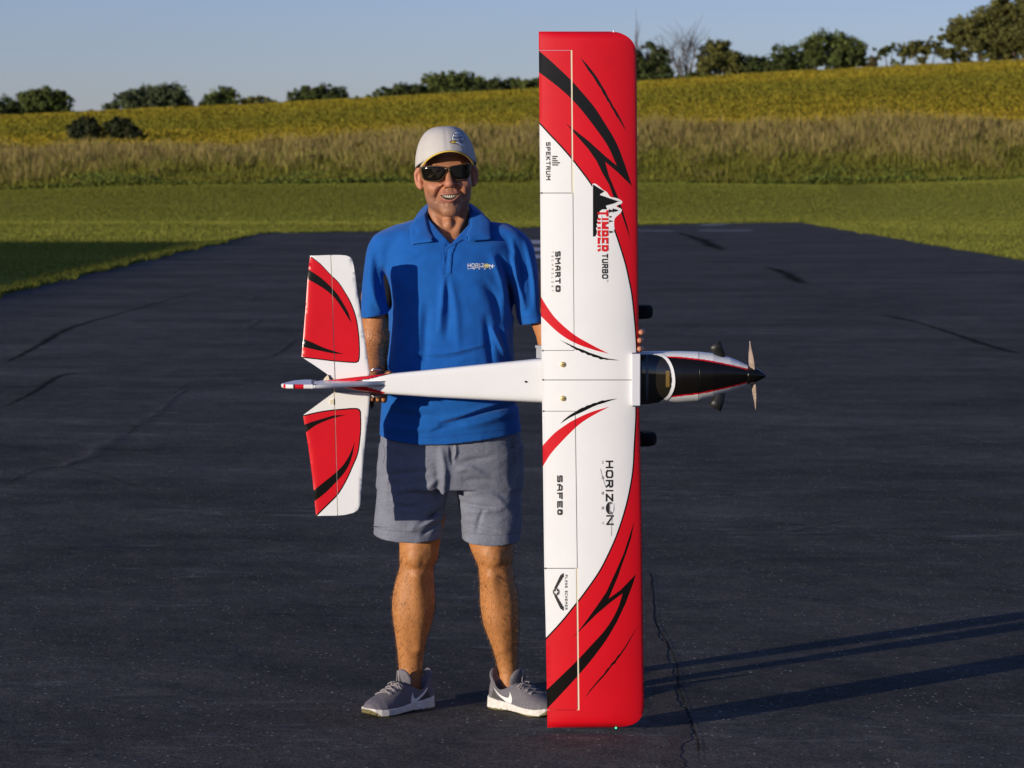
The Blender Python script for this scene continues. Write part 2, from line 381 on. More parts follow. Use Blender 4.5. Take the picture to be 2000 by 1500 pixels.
sc_ = [
 ([(1510,743),(1560,740),(1640,737),(1760,736),(1900,739),(2000,740)], [.02,.05,.04,.06,.05,.02]),
 ([(1450,661),(1500,655),(1560,659)], [.01,.05,.01]),
 ([(375,752),(335,778),(300,806),(270,828),(262,835)], [.02,.07,.10,.12,.03]),
 ([(1240,451),(1280,451),(1315,451.5)], [.22,.25,.2]),
 ([(460,650),(490,635),(515,618)], [.04,.08,.03]),
 ([(1365,450.5),(1420,450.8),(1468,450.5)], [.3,.32,.3]), ([(1370,440.5),(1395,439.3),(1420,438.5)], [.2,.25,.2]),
 ([(340,590),(355,588),(372,590)], [.03,.08,.03]), ([(105,918),(150,900),(200,870),(240,845)], [.03,.10,.16,.04]), ([(1560,764),(1590,762),(1625,764)], [.02,.07,.02]), ([(1590,781),(1620,779),(1648,781)], [.02,.06,.02]), ([(1360,660),(1395,653),(1420,648)], [.02,.05,.02]), ([(1440,702),(1480,700),(1530,703)], [.02,.05,.02]), ([(420,955),(428,954),(436,955)], .012), ([(1760,1139),(1766,1142),(1771,1145)], .008), ([(1500,1045),(1560,1036),(1640,1020),(1720,1012)], [.01,.018,.014,.008]), ([(1380,740),(1400,738),(1425,739)], [.02,.05,.02]),
 ([(310,616),(325,614),(345,616)], [.02,.05,.02]), ([(470,590),(490,582),(500,578)], [.02,.1,.02]),
]
for i, (pts, wd) in enumerate(sc_):
    ground_strip('dust_scuff' if i not in (3,5,6) else 'painted_line', pts, wd, M['dust'] if i not in (3,5,6) else M['paint'], z=.0080 + .0001*i, jag=.3 if i not in (3,5,6) else .1)
# runway marking: three pale bars behind the arm
for a, b_ in ((470,477),(484,491),(498,505)):
    q = [G(1034, b_), G(1200, b_), G(1200, a), G(1034, a)]
    tag(build('painted_bar', [(p.x, p.y, .0085) for p in q], [(0,1,2,3)], M['paint'], smooth=False), kind='structure')
# rough older patch at the lower right of the plane
pt = [(1259,1128),(1270,1126),(1276,1180),(1285,1240),(1300,1262),(1310,1300),(1318,1330),(1322,1370),(1342,1400),(1352,1440),(1330,1470),(1338,1500),(1300,1502),(1290,1470),(1308,1450),(1290,1420),(1270,1400),(1280,1350),(1262,1300),(1258,1200)]
pp = spl([(*G(x, y).xy,) for x, y in pt], 5, True); pp = [(x + random.uniform(-.008,.008), y + random.uniform(-.02,.02)) for x, y in pp]
bm = bmesh.new(); fc = bm.faces.new([bm.verts.new((x, y, .0052)) for x, y in pp]); bmesh.ops.triangulate(bm, faces=[fc]); bm.normal_update()
if sum(f.normal.z for f in bm.faces) < 0: bmesh.ops.reverse_faces(bm, faces=bm.faces)
me = bpy.data.meshes.new('worn_patch'); bm.to_mesh(me); bm.free(); me.materials.append(M['patch'])
tag(bpy.data.objects.new('worn_patch', me), kind='structure'); COL.objects.link(bpy.data.objects['worn_patch'])

# ------------------------------------------------------------------ vegetation as stuff
def blades(name, n, pos, hgt, wid, colf, m, lean=.25, label=None, seg=1):
    """thin upright tapered blades: pos (n,3), hgt (n), wid (n), colf -> (n,2,3) base/tip colour"""
    az = rng.uniform(0, 2*np.pi, n); la = rng.uniform(0, 2*np.pi, n); ll = rng.uniform(0, lean, n) * hgt
    d = np.stack([np.cos(az), np.sin(az), 0*az], -1) * wid[:, None] * .5
    top = pos + np.stack([np.cos(la)*ll, np.sin(la)*ll, hgt], -1)
    mid = pos * .45 + top * .55
    V = np.stack([pos - d*.6, pos + d*.6, mid + d, mid - d, top], 1).reshape(-1, 3)
    i = np.arange(n) * 5
    T = np.concatenate([np.stack([i, i+1, i+2], -1), np.stack([i, i+2, i+3], -1), np.stack([i+3, i+2, i+4], -1)])
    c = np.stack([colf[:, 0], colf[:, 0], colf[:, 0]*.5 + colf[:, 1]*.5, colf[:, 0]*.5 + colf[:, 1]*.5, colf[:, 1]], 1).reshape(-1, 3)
    o = build(name, V, T, m, smooth=False, col=c); tag(o, label, kind='stuff'); return o
def leafcards(n, pos, size, nrm_up=.5):
    a = rng.normal(size=(n, 3)); a /= np.linalg.norm(a, axis=1)[:, None]
    b_ = rng.normal(size=(n, 3)); b_ -= a * (a*b_).sum(1)[:, None]; b_ /= np.linalg.norm(b_, axis=1)[:, None]
    s = size[:, None]
    V = np.stack([pos - a*s*.5, pos + b_*s*.33, pos + a*s*.5, pos - b_*s*.33], 1).reshape(-1, 3)
    i = np.arange(n) * 4
    return V, np.stack([i, i+1, i+2, i+3], -1)
# weeds on the bank
n = 170000
Z = 113.4 + 12.8 * rng.random(n) ** 1.15; X = (rng.random(n) * 2 - 1) * (Z * .2 + 4)
Z = Z + .5*fbm(X, Z*0, Z*0, .8, 9)
pos = np.stack([X, Z + CY, terrain(X, Z + CY) - .03], -1)
t = np.clip((Z - 113.5) / 12, 0, 1); pat = fbm(X, Z, 0*X, .55, 21, 3); pat2 = fbm(X, Z*.5, 0*X, 2.4, 22, 2)
h = (.24 + .33 * np.clip(t*2.2, 0, 1)) * (1 + .6*pat + .35*pat2) * rng.uniform(.5, 1.2, n)
tall = rng.random(n) < .10; h[tall] *= 1.35
gr = np.array([.150,.150,.024]); gd = np.array([.105,.095,.022]); tan = np.array([.35,.275,.095]); pk = np.array([.31,.225,.095]); yl = np.array([.26,.19,.05])
g1 = gr + (gd - gr) * rng.random((n, 1)); g1 = g1 * rng.uniform(.7, 1.35, (n, 1))
tf = np.clip((t - .22 + .42*pat + .28*pat2) * 2.2, 0, 1)[:, None]
tipc = np.where(rng.random((n, 1)) < .5, tan, pk) * rng.uniform(.6, 1.3, (n, 1))
use = (rng.random((n, 1)) < .25 + .6*tf)
tipc = np.where(use & (tf > .05), tipc, g1 * 1.25); basec = g1 * (1 - .45*tf) + tan * .45 * tf * rng.uniform(.3, 1, (n, 1))
blades('tall_weeds', n, pos, h, rng.uniform(.014, .046, n), np.stack([basec, tipc], 1), M['weeds'], .62, 'band of tall green and tan weeds between lawn and bean field')
# low leafy growth at the foot of the bank
n = 42000
Z = 113.2 + 3.2 * rng.random(n) ** 1.3; X = (rng.random(n) * 2 - 1) * (Z * .2 + 4)
hh = np.clip(.18 + .35 * fbm(X, Z, 0*X, .9, 31, 3), .05, .8) * (1 + .3*t[:n])
pos = np.stack([X, Z + CY, terrain(X, Z + CY) + hh * rng.random(n)], -1)
V, T = leafcards(n, pos, rng.uniform(.07, .15, n))
c = (np.array([.105,.130,.018]) * rng.uniform(.6, 1.45, (n, 1))).repeat(4, 0)
tag(build('leafy_weeds', V, T, M['leaves'], smooth=False, col=c), 'low leafy green weeds at the edge of the mown lawn', kind='stuff')
# bean plants: leaf clumps spread over the field
n = 300000
Z = 125.5 + 128 * rng.random(n) ** 1.5; X = (rng.random(n) * 2 - 1) * (Z * .2 + 5)
pos = np.stack([X, Z + CY, terrain(X, Z + CY) + rng.uniform(.02, .38, n)], -1)
V, T = leafcards(n, pos, rng.uniform(.06, .12, n) * (1 + (Z-126)/170))
pt_ = fbm(X*.22, Z*1.5, 0*X, .12, 41, 3)[:, None]; p2_ = fbm(X, Z, 0*X, .6, 42, 2)[:, None]
yel = np.array([.295,.215,.020]); gre = np.array([.165,.150,.018]); org = np.array([.30,.19,.024])
tt = np.clip(.42 + .95*pt_ + .3*p2_ + .35*(rng.random((n, 1)) - .5), 0, 1)
c = gre + (yel - gre) * tt
far_ = np.clip((Z[:, None] - 205) / 40, 0, 1) * np.clip((X[:, None] + 5) / 25, 0, 1); c = c * (1 - .6*far_) + org * .6 * far_
near_ = np.clip((133 - Z[:, None]) / 8, 0, 1) * .7; c = c * (1 - near_) + yel * 1.15 * near_
c = (c * rng.uniform(.6, 1.4, (n, 1))).repeat(4, 0)
tag(build('bean_plants', V, T, M['beans'], smooth=False, col=c), 'yellowing bean leaves covering the rising field', kind='stuff')
# turf tufts along the edges of the asphalt and over the lawn beyond
E = [(x, y) for x, y in outl if y > 22]
n = 42000
idx = rng.integers(0, len(E), n); ex = np.array(E)[idx]
X = ex[:, 0] + rng.normal(0, .06, n) + np.where(ex[:, 0] < -6.5, -1, 0) * np.abs(rng.normal(0, .18, n)) + np.where(ex[:, 0] > 9.3, 1, 0) * np.abs(rng.normal(0, .18, n))
Y = ex[:, 1] + rng.uniform(-.16, .16, n) + np.where(ex[:, 1] > 67, np.abs(rng.normal(0, .5, n)), 0)
cl_ = .30*np.clip(fbm(X*0, Y, Y*0, 1.6, 61, 3) + .15, 0, 1)*rng.random(n)
X = np.where((X > -6.95) & (X < -6.2), -6.93 + cl_, X); X = np.where((X < 9.76) & (X > 9.0), 9.76 - cl_, X)
pos = np.stack([X, Y, 0*X], -1); g = np.array([.135,.150,.028]) * rng.uniform(.6, 1.4, (n, 1)) + np.array([.05,.03,.01]) * (rng.random((n, 1)) < .3)
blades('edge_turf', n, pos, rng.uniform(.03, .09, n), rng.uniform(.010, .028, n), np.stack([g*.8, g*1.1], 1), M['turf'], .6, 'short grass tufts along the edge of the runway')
n = 400000
Z = 38 + 78 * rng.random(n) ** .75; Z[230000:] = rng.uniform(95, 116, 170000); X = (rng.random(n) * 2 - 1) * (Z * .19 + 3)
k = (X < -6.95) | (X > 9.8) | (Z > 106) ; px_ = 1000 + F*X/Z
k |= (Z > np.interp(px_, [500, 1560], [79.5, 97.5]))
X = X[k]; Z = Z[k]; n = len(X)
pos = np.stack([X, Z + CY, terrain(X, Z + CY)], -1); pa = fbm(X*.25, Z, 0*X, .45, 51, 2)[:, None]
g = np.array([.175,.180,.032]) * (1 + .30*pa) * rng.uniform(.75, 1.25, (n, 1)) + np.array([.025,.015,.004]) * (rng.random((n, 1)) < .2)
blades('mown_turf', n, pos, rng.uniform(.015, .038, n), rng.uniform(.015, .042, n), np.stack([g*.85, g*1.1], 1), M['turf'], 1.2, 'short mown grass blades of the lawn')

# ------------------------------------------------------------------ trees
def limb_tree(name, lobes, trunks, base_z, Yt, leafcol, label, cat='tree', group='trees along the skyline', dens=1.0, lsize=.34, twigs=0, loc=None, clump=.72):
    """lobes: (px, py, rx_px, ry_px); trunks: [(px_base, [(px,py)...limb targets])]; all at depth Yt"""
    s = (Yt - CY) / F
    bx = trunks[0][0]; p0 = P(bx, 340, Yt); zb = base_z if base_z is not None else float(terrain(p0.x, Yt)) - .1
    root = empty(name, (p0.x, Yt, zb), label, cat, group)
    V = []; T = []; C = []; nb = 0
    for (px, py, rx, ry) in lobes:
        kx_ = 1.34 if px < 1100 else 1.2; rx *= kx_; ry *= (1.26 if px < 1100 else 1.15); py += ry*.06; c = P(px, py, Yt); c.y += random.uniform(-1, 1) * rx * s * .4
        a, b_ = rx*s, ry*s; vol = a*a*b_
        nn = int(dens * 620 * (a*b_) ** 1.0 / (lsize/.34)**2) + 40
        nc = max(9, int(nn / 30)); dirs = rng.normal(size=(nc, 3)); dirs /= np.linalg.norm(dirs, axis=1)[:, None]
        rr = rng.uniform(.08, 1.02, nc) ** .6
        cc = dirs * rr[:, None] * np.array([a, a*.8, b_]) + np.array(c)
        cr_ = rng.uniform(.5, 1.1, nc) * clump * min(a, b_) * .62
        ii = rng.integers(0, nc, nn); d = rng.normal(size=(nn, 3)); d /= np.linalg.norm(d, axis=1)[:, None]
        pos = cc[ii] + d * cr_[ii][:, None] * (rng.random((nn, 1)) ** .45) * np.array([1.1, 1.1, .8])
        v, t_ = leafcards(nn, pos, rng.uniform(.6, 1.4, nn) * lsize)
        col = np.array(leafcol) * rng.uniform(.7, 1.35, (nc, 1))[ii] * rng.uniform(.75, 1.3, (nn, 1)) + np.array([.012, .004, 0]) * rng.random((nc, 1))[ii]
        V.append(v); T.append(t_ + nb); nb += len(v); C.append(col.repeat(4, 0))
    if V: 
        cr0 = build('crown', np.concatenate(V), np.concatenate(T), M['leaves'], root, smooth=False, col=np.concatenate(C)); cr0['kind'] = 'stuff'
    m = MB()
    for (bx, tg) in trunks:
        b0 = P(bx, 340, Yt); b0.z = zb
        th = max(.05, .03 * max([abs(P(x, y, Yt).z - zb) for x, y in tg] + [1]))
        for (x, y) in tg:
            e = P(x, y, Yt); e.y += random.uniform(-.6, .6); L_ = (e - b0).length
            pts = [b0]; 
            for k in (.3, .55, .8):
                q = b0.lerp(e, k); q.x = b0.x + (e.x - b0.x) * k**1.5; q += Vector((random.uniform(-1,1), random.uniform(-1,1), 0)) * L_*.035; pts.append(q)
            pts.append(e); m.tube(pts, [th, th*.7, th*.5, th*.32, th*.12], 6)
            for _ in range(twigs):
                k = random.uniform(.45, 1); q = pts[2].lerp(e, (k-.45)/.55); q2 = q
                seg = [q]; dv = Vector((random.uniform(-1,1), random.uniform(-.5,.5), random.uniform(.2,1.2))).normalized() * L_*(.11 if twigs > 10 else .06)
                for j in range(3): dv = dv + Vector((random.uniform(-1,1), random.uniform(-1,1), random.uniform(-.2,.8))) * L_*(.035 if twigs > 10 else .02); q2 = q2 + dv; seg.append(q2)
                m.tube(seg, [th*.2, th*.14, th*.09, th*.04], 4)
    m.build('trunk', M['bark'], root)
    return root
DG = (.048,.070,.018); MG = (.072,.096,.022); OG = (.098,.100,.024); BG = (.062,.084,.036)
TL = []
Yf = 285
def zoff(px, d=0.0): return float(terrain(P(px, 340, Yf).x, Yf)) + d
T_ = [
 ('hedge', [(1318,158,20,9),(1345,156,16,8),(1368,150,18,10)], [(1345,[(1345,152)])], DG, 'low undergrowth below the leafless tree beside the wing tip'),
 ('hedge', [(1440,142,22,12),(1478,140,26,13),(1512,138,22,15),(1450,130,18,10)], [(1480,[(1478,132)])], DG, 'dark undergrowth linking the round tree and the dense dark tree'),
 ('hedge', [(1668,132,22,11),(1572,134,22,14),(1640,136,20,10)], [(1640,[(1640,130)])], MG, 'undergrowth between the trunks of the wide right tree'),
 ('oak_tree', [(15,216,40,22),(-30,214,50,24),(42,222,22,14)], [(15,[(20,205),(0,205)])], DG, 'dark low tree cut off by the left edge of the photo'),
 ('oak_tree', [(70,200,32,20),(85,188,34,16),(110,196,26,15),(62,214,20,16),(118,212,16,9),(92,205,26,14)], [(80,[(70,195),(95,185),(115,200)])], MG, 'round green tree second from the left end of the skyline'),
 ('shrub', [(150,226,16,7),(140,222,10,7)], [(150,[(150,222)])], DG, 'tiny dark shrub right of the round left tree'),
 ('shrub', [(188,224,18,7),(180,220,8,5)], [(185,[(185,220)])], OG, 'tiny olive shrub in the sky gap before the broad tree'),
 ('maple_tree', [(235,210,26,12),(270,196,34,20),(305,190,32,22),(335,188,24,20),(352,204,18,16),(300,208,50,12),(340,182,16,14)], [(300,[(270,195),(335,190)])], BG, 'broad domed tree with wispy left slope on the left skyline'),
 ('maple_tree', [(415,200,24,18),(438,192,20,18),(462,208,20,10),(448,184,10,12),(398,210,12,8)], [(430,[(420,195),(445,188)])], MG, 'small pointed tree right of the broad domed tree'),
 ('maple_tree', [(500,201,26,12),(528,203,18,10),(490,196,12,8)], [(505,[(500,198),(525,200)])], OG, 'low brownish tree beside the small pointed tree'),
 ('oak_tree', [(600,186,28,15),(640,184,30,16),(618,178,24,10),(665,196,16,8),(575,200,14,8)], [(622,[(600,185),(645,183)])], DG, 'isolated flat-topped tree on the skyline left of the man'),
 ('hedge', [(700,195,22,5),(735,192,26,6)], [(715,[(715,193)])], MG, 'low hedge leading up to the dark tree left of the cap'),
 ('oak_tree', [(760,183,24,12),(790,178,28,14),(815,182,20,12)], [(785,[(770,180),(800,175)])], DG, 'small dark tree directly above the cap'),
 ('elm_tree', [(850,168,26,20),(885,162,32,18),(915,166,24,18),(840,156,14,10)], [(880,[(850,165),(890,158),(915,165)])], MG, 'tallest of the trees between the cap and the red wing tip'),
 ('elm_tree', [(945,172,26,16),(975,170,30,16),(960,164,20,10)], [(960,[(945,168),(980,165)])], DG, 'middle of the bushy trees left of the wing tip'),
 ('elm_tree', [(1010,172,26,15),(1045,172,30,16),(1075,172,20,14)], [(1035,[(1010,168),(1050,165)])], MG, 'bushy tree partly hidden by the left edge of the wing'),
 ('ash_tree', [(1262,135,26,26),(1285,118,20,22),(1298,140,14,20),(1240,120,20,26),(1268,90,12,8),(1270,152,34,12)], [(1275,[(1262,85),(1290,90),(1240,70)]),(1250,[(1243,52)])], DG, 'thin dark tree with bare twigs on top beside the wing tip'),
 ('bare_tree', [(1322,152,12,8),(1350,146,8,10)], [(1335,[(1312,92),(1335,82),(1350,78),(1362,84),(1326,110)]),(1318,[(1300,95)])], DG, 'leafless tree with pale forked branches near the wing tip'),
 ('ash_tree', [(1400,108,34,26),(1385,130,28,18),(1425,125,22,20),(1402,90,20,14),(1432,112,14,12),(1372,138,14,12)], [(1405,[(1390,100),(1410,88),(1430,112)])], OG, 'round autumn-tinted tree with sky holes right of the leafless tree'),
 ('oak_tree', [(1462,128,22,18),(1480,124,20,14),(1496,134,14,12)], [(1470,[(1460,122),(1485,122)])], DG, 'short dark tree right of the autumn-tinted round tree'),
 ('oak_tree', [(1530,115,26,24),(1545,102,18,14),(1515,130,20,14),(1555,125,14,18)], [(1535,[(1525,110),(1545,98)])], DG, 'dense very dark tree in the middle of the right tree row'),
 ('oak_tree', [(1590,92,26,24),(1625,84,34,22),(1660,98,28,22),(1610,114,36,18),(1680,112,18,12),(1582,116,14,18),(1650,122,26,14)], [(1600,[(1590,90),(1620,80)]),(1635,[(1650,88),(1660,95)]),(1660,[(1682,108)])], MG, 'wide tree standing on several trunks in the right row'),
 ('shrub', [(1700,124,16,11),(1708,118,10,8)], [(1702,[(1700,115)])], (.085,.075,.03), 'pale brown bush under the right tree row'),
 ('oak_tree', [(1725,100,16,10),(1742,94,12,9),(1758,122,14,8)], [(1735,[(1725,98),(1745,92)]),(1755,[(1760,118)])], DG, 'small dark tree with a gap below its crown'),
 ('oak_tree', [(1775,98,22,14),(1800,90,26,11),(1830,96,26,12),(1855,106,26,12),(1878,118,18,10),(1804,112,10,14)], [(1804,[(1780,96),(1805,90),(1830,94)]),(1848,[(1845,98),(1870,105)])], OG, 'low spreading tree with sky under its arching crown'),
 ('oak_tree', [(1868,68,34,16),(1895,50,34,20),(1925,40,34,26),(1950,70,36,30),(1905,82,40,22),(1945,105,34,18),(1845,74,20,7)], [(1935,[(1890,60),(1930,35),(1960,60)]),(1910,[(1865,72)])], OG, 'biggest tree of the skyline, leaning crown near the right edge'),
 ('oak_tree', [(1975,20,34,20),(2005,30,34,34),(1990,62,34,24),(2030,60,40,40),(1985,95,34,18),(1955,8,22,16)], [(1985,[(1975,20),(2000,40)]),(2012,[(2010,50),(2035,60)])], OG, 'tallest dark tree cut by the right edge and top of the photo'),
]
for nm, lb, tr, lc, lab in T_:
    limb_tree(nm, lb, tr, zoff(tr[0][0], -.1), Yf, lc, lab, cat=('shrub' if nm == 'shrub' else 'hedge' if nm == 'hedge' else 'tree'), twigs=(16 if nm == 'bare_tree' else 7 if nm == 'ash_tree' else 1), lsize=.29)
# two dark bushes growing in the field
limb_tree('bush', [(148,250,13,12),(168,250,18,17),(160,266,24,16),(182,262,14,16),(165,278,26,10)], [(165,[(150,252),(180,255)])], None, 127, (.024,.034,.011), 'left of two dark bushes growing in the bean field', 'bush', 'dark bushes in the bean field', dens=2.2, lsize=.16)
limb_tree('bush', [(222,244,14,12),(238,240,13,10),(243,254,18,16),(257,262,14,12),(274,268,12,6),(216,256,12,10),(240,272,20,9)], [(240,[(225,245),(255,255)])], None, 127, (.024,.034,.011), 'right of two dark bushes in the bean field, taller peak', 'bush', 'dark bushes in the bean field', dens=2.2, lsize=.16)

# unseen shed-shaped block added outside the left edge to shade the grass
shade_obj = empty('shade_block', (-46.7, 12, 0), 'unseen grey shed-shaped block added left of the runway to shade the grass', 'shade_block')
wm = mat('grey_siding', (.32,.33,.34), .6, noise=(2, .1)); rm = mat('shade_block_roof', (.2,.2,.21), .5)
MB().box((-52,-13,0),(-41.6,31,5.6)).build('wall', wm, shade_obj, False)
MB().box((-52.4,-13.4,5.602),(-41.2,31.4,5.8)).build('roof', rm, shade_obj, False)
m = MB()
MB().box((-41.598,4,0),(-41.5,14,3.9)).build('door', rm, shade_obj, False)
# ================================================================== the model airplane
YW = -0.360                      # depth of the wing chord plane
SW = (YW - CY) / F               # metres per photo pixel there
plane = empty('model_airplane', tuple(P(1058, 742, YW)), 'large red and white model airplane held upright on its lower wing tip', 'model airplane')

def lerp_tab(tab, v): return np.interp(v, [t[0] for t in tab], [t[1] for t in tab])
TE = [(62,1052),(378,1055),(690,1057.5),(870,1060),(1110,1063),(1230,1066),(1387,1068.5),(1421,1069)]
LE = [(62,1243),(300,1244.5),(560,1246.5),(690,1248.5),(800,1249.3),(1000,1253),(1300,1257),(1421,1258.5)]
def tipd(py): return np.minimum(np.asarray(py) - 61.5, 1421 - np.asarray(py))
def wing_half(px, py, top=True):
    te = lerp_tab(TE, py); le = lerp_tab(LE, py); ch = (le - te)
    s = np.clip((le - px) / ch, 0, 1)                  # 0 at the leading edge
    yt = .60 * (1.4845*np.sqrt(s) - .63*s - 1.758*s**2 + 1.4215*s**3 - .5075*s**4) * .2 / .2
    yt = yt * .135 / .5 * .5
    cam_ = .035 * 4 * s * (1 - s)
    h = (yt + cam_ + .004) if top else (yt*.75 - cam_*.7 + .004)
    t = np.clip(tipd(py) / 16.0, 0, 1); r = np.sqrt(np.clip(1 - (1 - t)**2, 0, 1))
    # rounded tip corner at the leading edge
    edge_d = np.clip((le - px) / 4.0, 0, 1)
    return h * ch * SW * r * np.sqrt(edge_d * (2 - edge_d) + 1e-4)
def wing_top(px, py): return YW - wing_half(px, py, True)
def wing_bot(px, py): return YW + wing_half(px, py, False)

def panel(name, region, paints, mats, ftop, fbot, parent, gx=(8, 14), extra=None, xs=None, ys=None):
    """printed skin panel: region polygon + painted polygons in photo pixels laid on a curved body"""
    R = np.array(region, float); x0, y0 = R.min(0); x1, y1 = R.max(0)
    pts = []; edges = []
    def addpoly(p):
        b = len(pts); k = len(p)
        pts.extend((float(a), float(c)) for a, c in p); edges.extend((b+i, b+(i+1) % k) for i in range(k))
    # densify the outline
    dn = []
    for i in range(len(region)):
        a = region[i]; b = region[(i+1) % len(region)]; k = max(1, int(math.hypot(a[0]-b[0], a[1]-b[1]) / 9))
        dn += [(a[0] + (b[0]-a[0])*j/k, a[1] + (b[1]-a[1])*j/k) for j in range(k)]
    addpoly(dn)
    for poly, _ in paints: addpoly(poly)
    xs = np.arange(x0 + gx[0]/2, x1, gx[0]) if xs is None else xs
    ys = np.arange(y0 + gx[1]/2, y1, gx[1]) if ys is None else ys
    XX, YY = np.meshgrid(xs, ys); XX = XX.ravel() + .013; YY = YY.ravel() + .017
    ins = inpoly(XX, YY, region); pts.extend(zip(XX[ins].tolist(), YY[ins].tolist()))
    v, e, f, *_ = delaunay_2d_cdt([Vector(p) for p in pts], edges, [], 0, 1e-4)
    v = np.array([(a.x, a.y) for a in v]); f = np.array([q for q in f if len(q) == 3])
    c = v[f].mean(1); keep = inpoly(c[:, 0], c[:, 1], region); f = f[keep]; c = c[keep]
    mi = np.zeros(len(f), int)
    for poly, k in paints: mi[inpoly(c[:, 0], c[:, 1], poly)] = k
    # orient: pixel y down, seen from -Y : want normals towards the camera
    a, b, d = v[f[:, 0]], v[f[:, 1]], v[f[:, 2]]
    cr_ = (b[:, 0]-a[:, 0])*(d[:, 1]-a[:, 1]) - (b[:, 1]-a[:, 1])*(d[:, 0]-a[:, 0])
    fl = cr_ > 0; f[fl] = f[fl][:, ::-1]
    n = len(v); Vt = Pn(v[:, 0], v[:, 1], ftop(v[:, 0], v[:, 1])); Vb = Pn(v[:, 0], v[:, 1], fbot(v[:, 0], v[:, 1]))
    def nrm(fn, sgn):
        e = .6; p = Pn(v[:, 0], v[:, 1], fn(v[:, 0], v[:, 1]))
        tx = Pn(v[:, 0]+e, v[:, 1], fn(v[:, 0]+e, v[:, 1])) - Pn(v[:, 0]-e, v[:, 1], fn(v[:, 0]-e, v[:, 1]))
        ty = Pn(v[:, 0], v[:, 1]+e, fn(v[:, 0], v[:, 1]+e)) - Pn(v[:, 0], v[:, 1]-e, fn(v[:, 0], v[:, 1]-e))
        q = np.cross(tx, ty); q /= np.linalg.norm(q, axis=1)[:, None] + 1e-12
        q[q[:, 1] > 0] *= -1
        return q * sgn
    Nt = nrm(ftop, 1); Nb = nrm(fbot, -1)
    # boundary rim
    ed = np.concatenate([f[:, [0, 1]], f[:, [1, 2]], f[:, [2, 0]]]); em = np.concatenate([mi, mi, mi])
    key = {}
    for i, (p, q) in enumerate(ed):
        k = (min(p, q), max(p, q)); key.setdefault(k, []).append(i)
    V = [Vt, Vb]; faces = [tuple(t) for t in f] + [tuple(t[::-1] + n) for t in f]; mis = list(mi) + list(mi)
    LN = [tuple(Nt[i]) for t in f for i in t] + [tuple(Nb[i]) for t in f for i in t[::-1]]
    rv = []; base = 2*n
    for k, lst in key.items():
        if len(lst) != 1: continue
        i = lst[0]; p, q = ed[i]
        quad = [Vt[p], Vb[p], Vb[q], Vt[q]]
        nn = np.cross(quad[1]-quad[0], quad[3]-quad[0]); l = np.linalg.norm(nn)
        if l < 1e-10: continue
        rv += quad; faces.append((base, base+1, base+2, base+3)); mis.append(em[i]); base += 4
        LN += [tuple(nn / l)] * 4
    if rv: V.append(np.array(rv))
    o = build(name, np.concatenate(V), faces, mats, parent, mi=mis)
    o.data.normals_split_custom_set(LN)
    return o
WRB = [M['white'], M['red'], M['black']]
# --- artwork on the wing (photo pixels)
C1 = spl([(1051,236),(1060,245.5),(1075,262),(1095,283),(1116,307),(1135,331),(1157,361),(1172,388),(1187,418),(1201,448),(1212,480),(1223,516),(1231,552),(1236,580),(1241,628),(1244,669),(1245.3,700)], 5)
C2 = spl([(1243.6,780),(1243.4,800),(1243,821),(1240,873),(1238,911),(1232.7,949),(1222.5,994),(1205,1047.5),(1182,1098),(1164.5,1128),(1138,1165),(1126,1180),(1097,1216),(1066,1249.5),(1063,1252.5)], 5)
artU = [(C1 + [(1262,700),(1262,55),(1045,55)], 1), (stroke(C1, 2.6, 0.4), 2),
 (spl([(1050,97),(1080,123),(1114.7,156),(1133,176),(1160,208),(1181,240),(1203,277),(1219,317),(1234.7,364)], 5)
  + [(1206,336),(1182,316),(1190,345),(1207,385),(1217,413)] + [(1227,447),(1231,467)] + [(1222,441),(1213,415),(1198,384),(1190,361),(1176,337),(1165,314),(1149,291),(1128,267),(1105,241)]
  + [(1126,257),(1149,275),(1181,304),(1205,324)] + spl([(1205,324),(1187,285),(1165,253),(1139,219),(1115,192),(1088,168),(1050,139)], 5)[1:], 2),
 ([(1133,112),(1145,124),(1158,140),(1164,148),(1171,159),(1176,168),(1183,179),(1187,188),(1193,198),(1198,208),(1203,215),(1213,233),(1224,257),(1217,247),(1208,232),(1203,226),(1199,217),(1194,210),(1190,201),(1186,197),(1183,190),(1178,183),(1174,174),(1168,166),(1162,156),(1158,149),(1150,139)], 2),
 (spl([(1053,573.5),(1071,603),(1089,625.7),(1120.7,653),(1154.7,673),(1189.5,691)], 5) + spl([(1189.5,691),(1157,682.5),(1120.7,668.8),(1089,648.4),(1053,614)], 5)[1:], 1),
 ([(1092.5,663.5),(1103,668),(1114,673),(1127,679),(1139,683.2),(1152,689),(1166,693.5),(1178,698),(1188.7,700.4),(1211.5,703.7),(1199,703.6),(1190,702.6),(1185,703.2),(1180,701.6),(1173,702.2),(1168,699),(1158,697),(1154.7,694.5),(1148,693.5),(1142,689.2),(1136.5,689),(1130,684.3),(1126,684),(1120.7,680),(1116,678),(1113,675),(1109,673.5),(1103,669.5)], 2)]
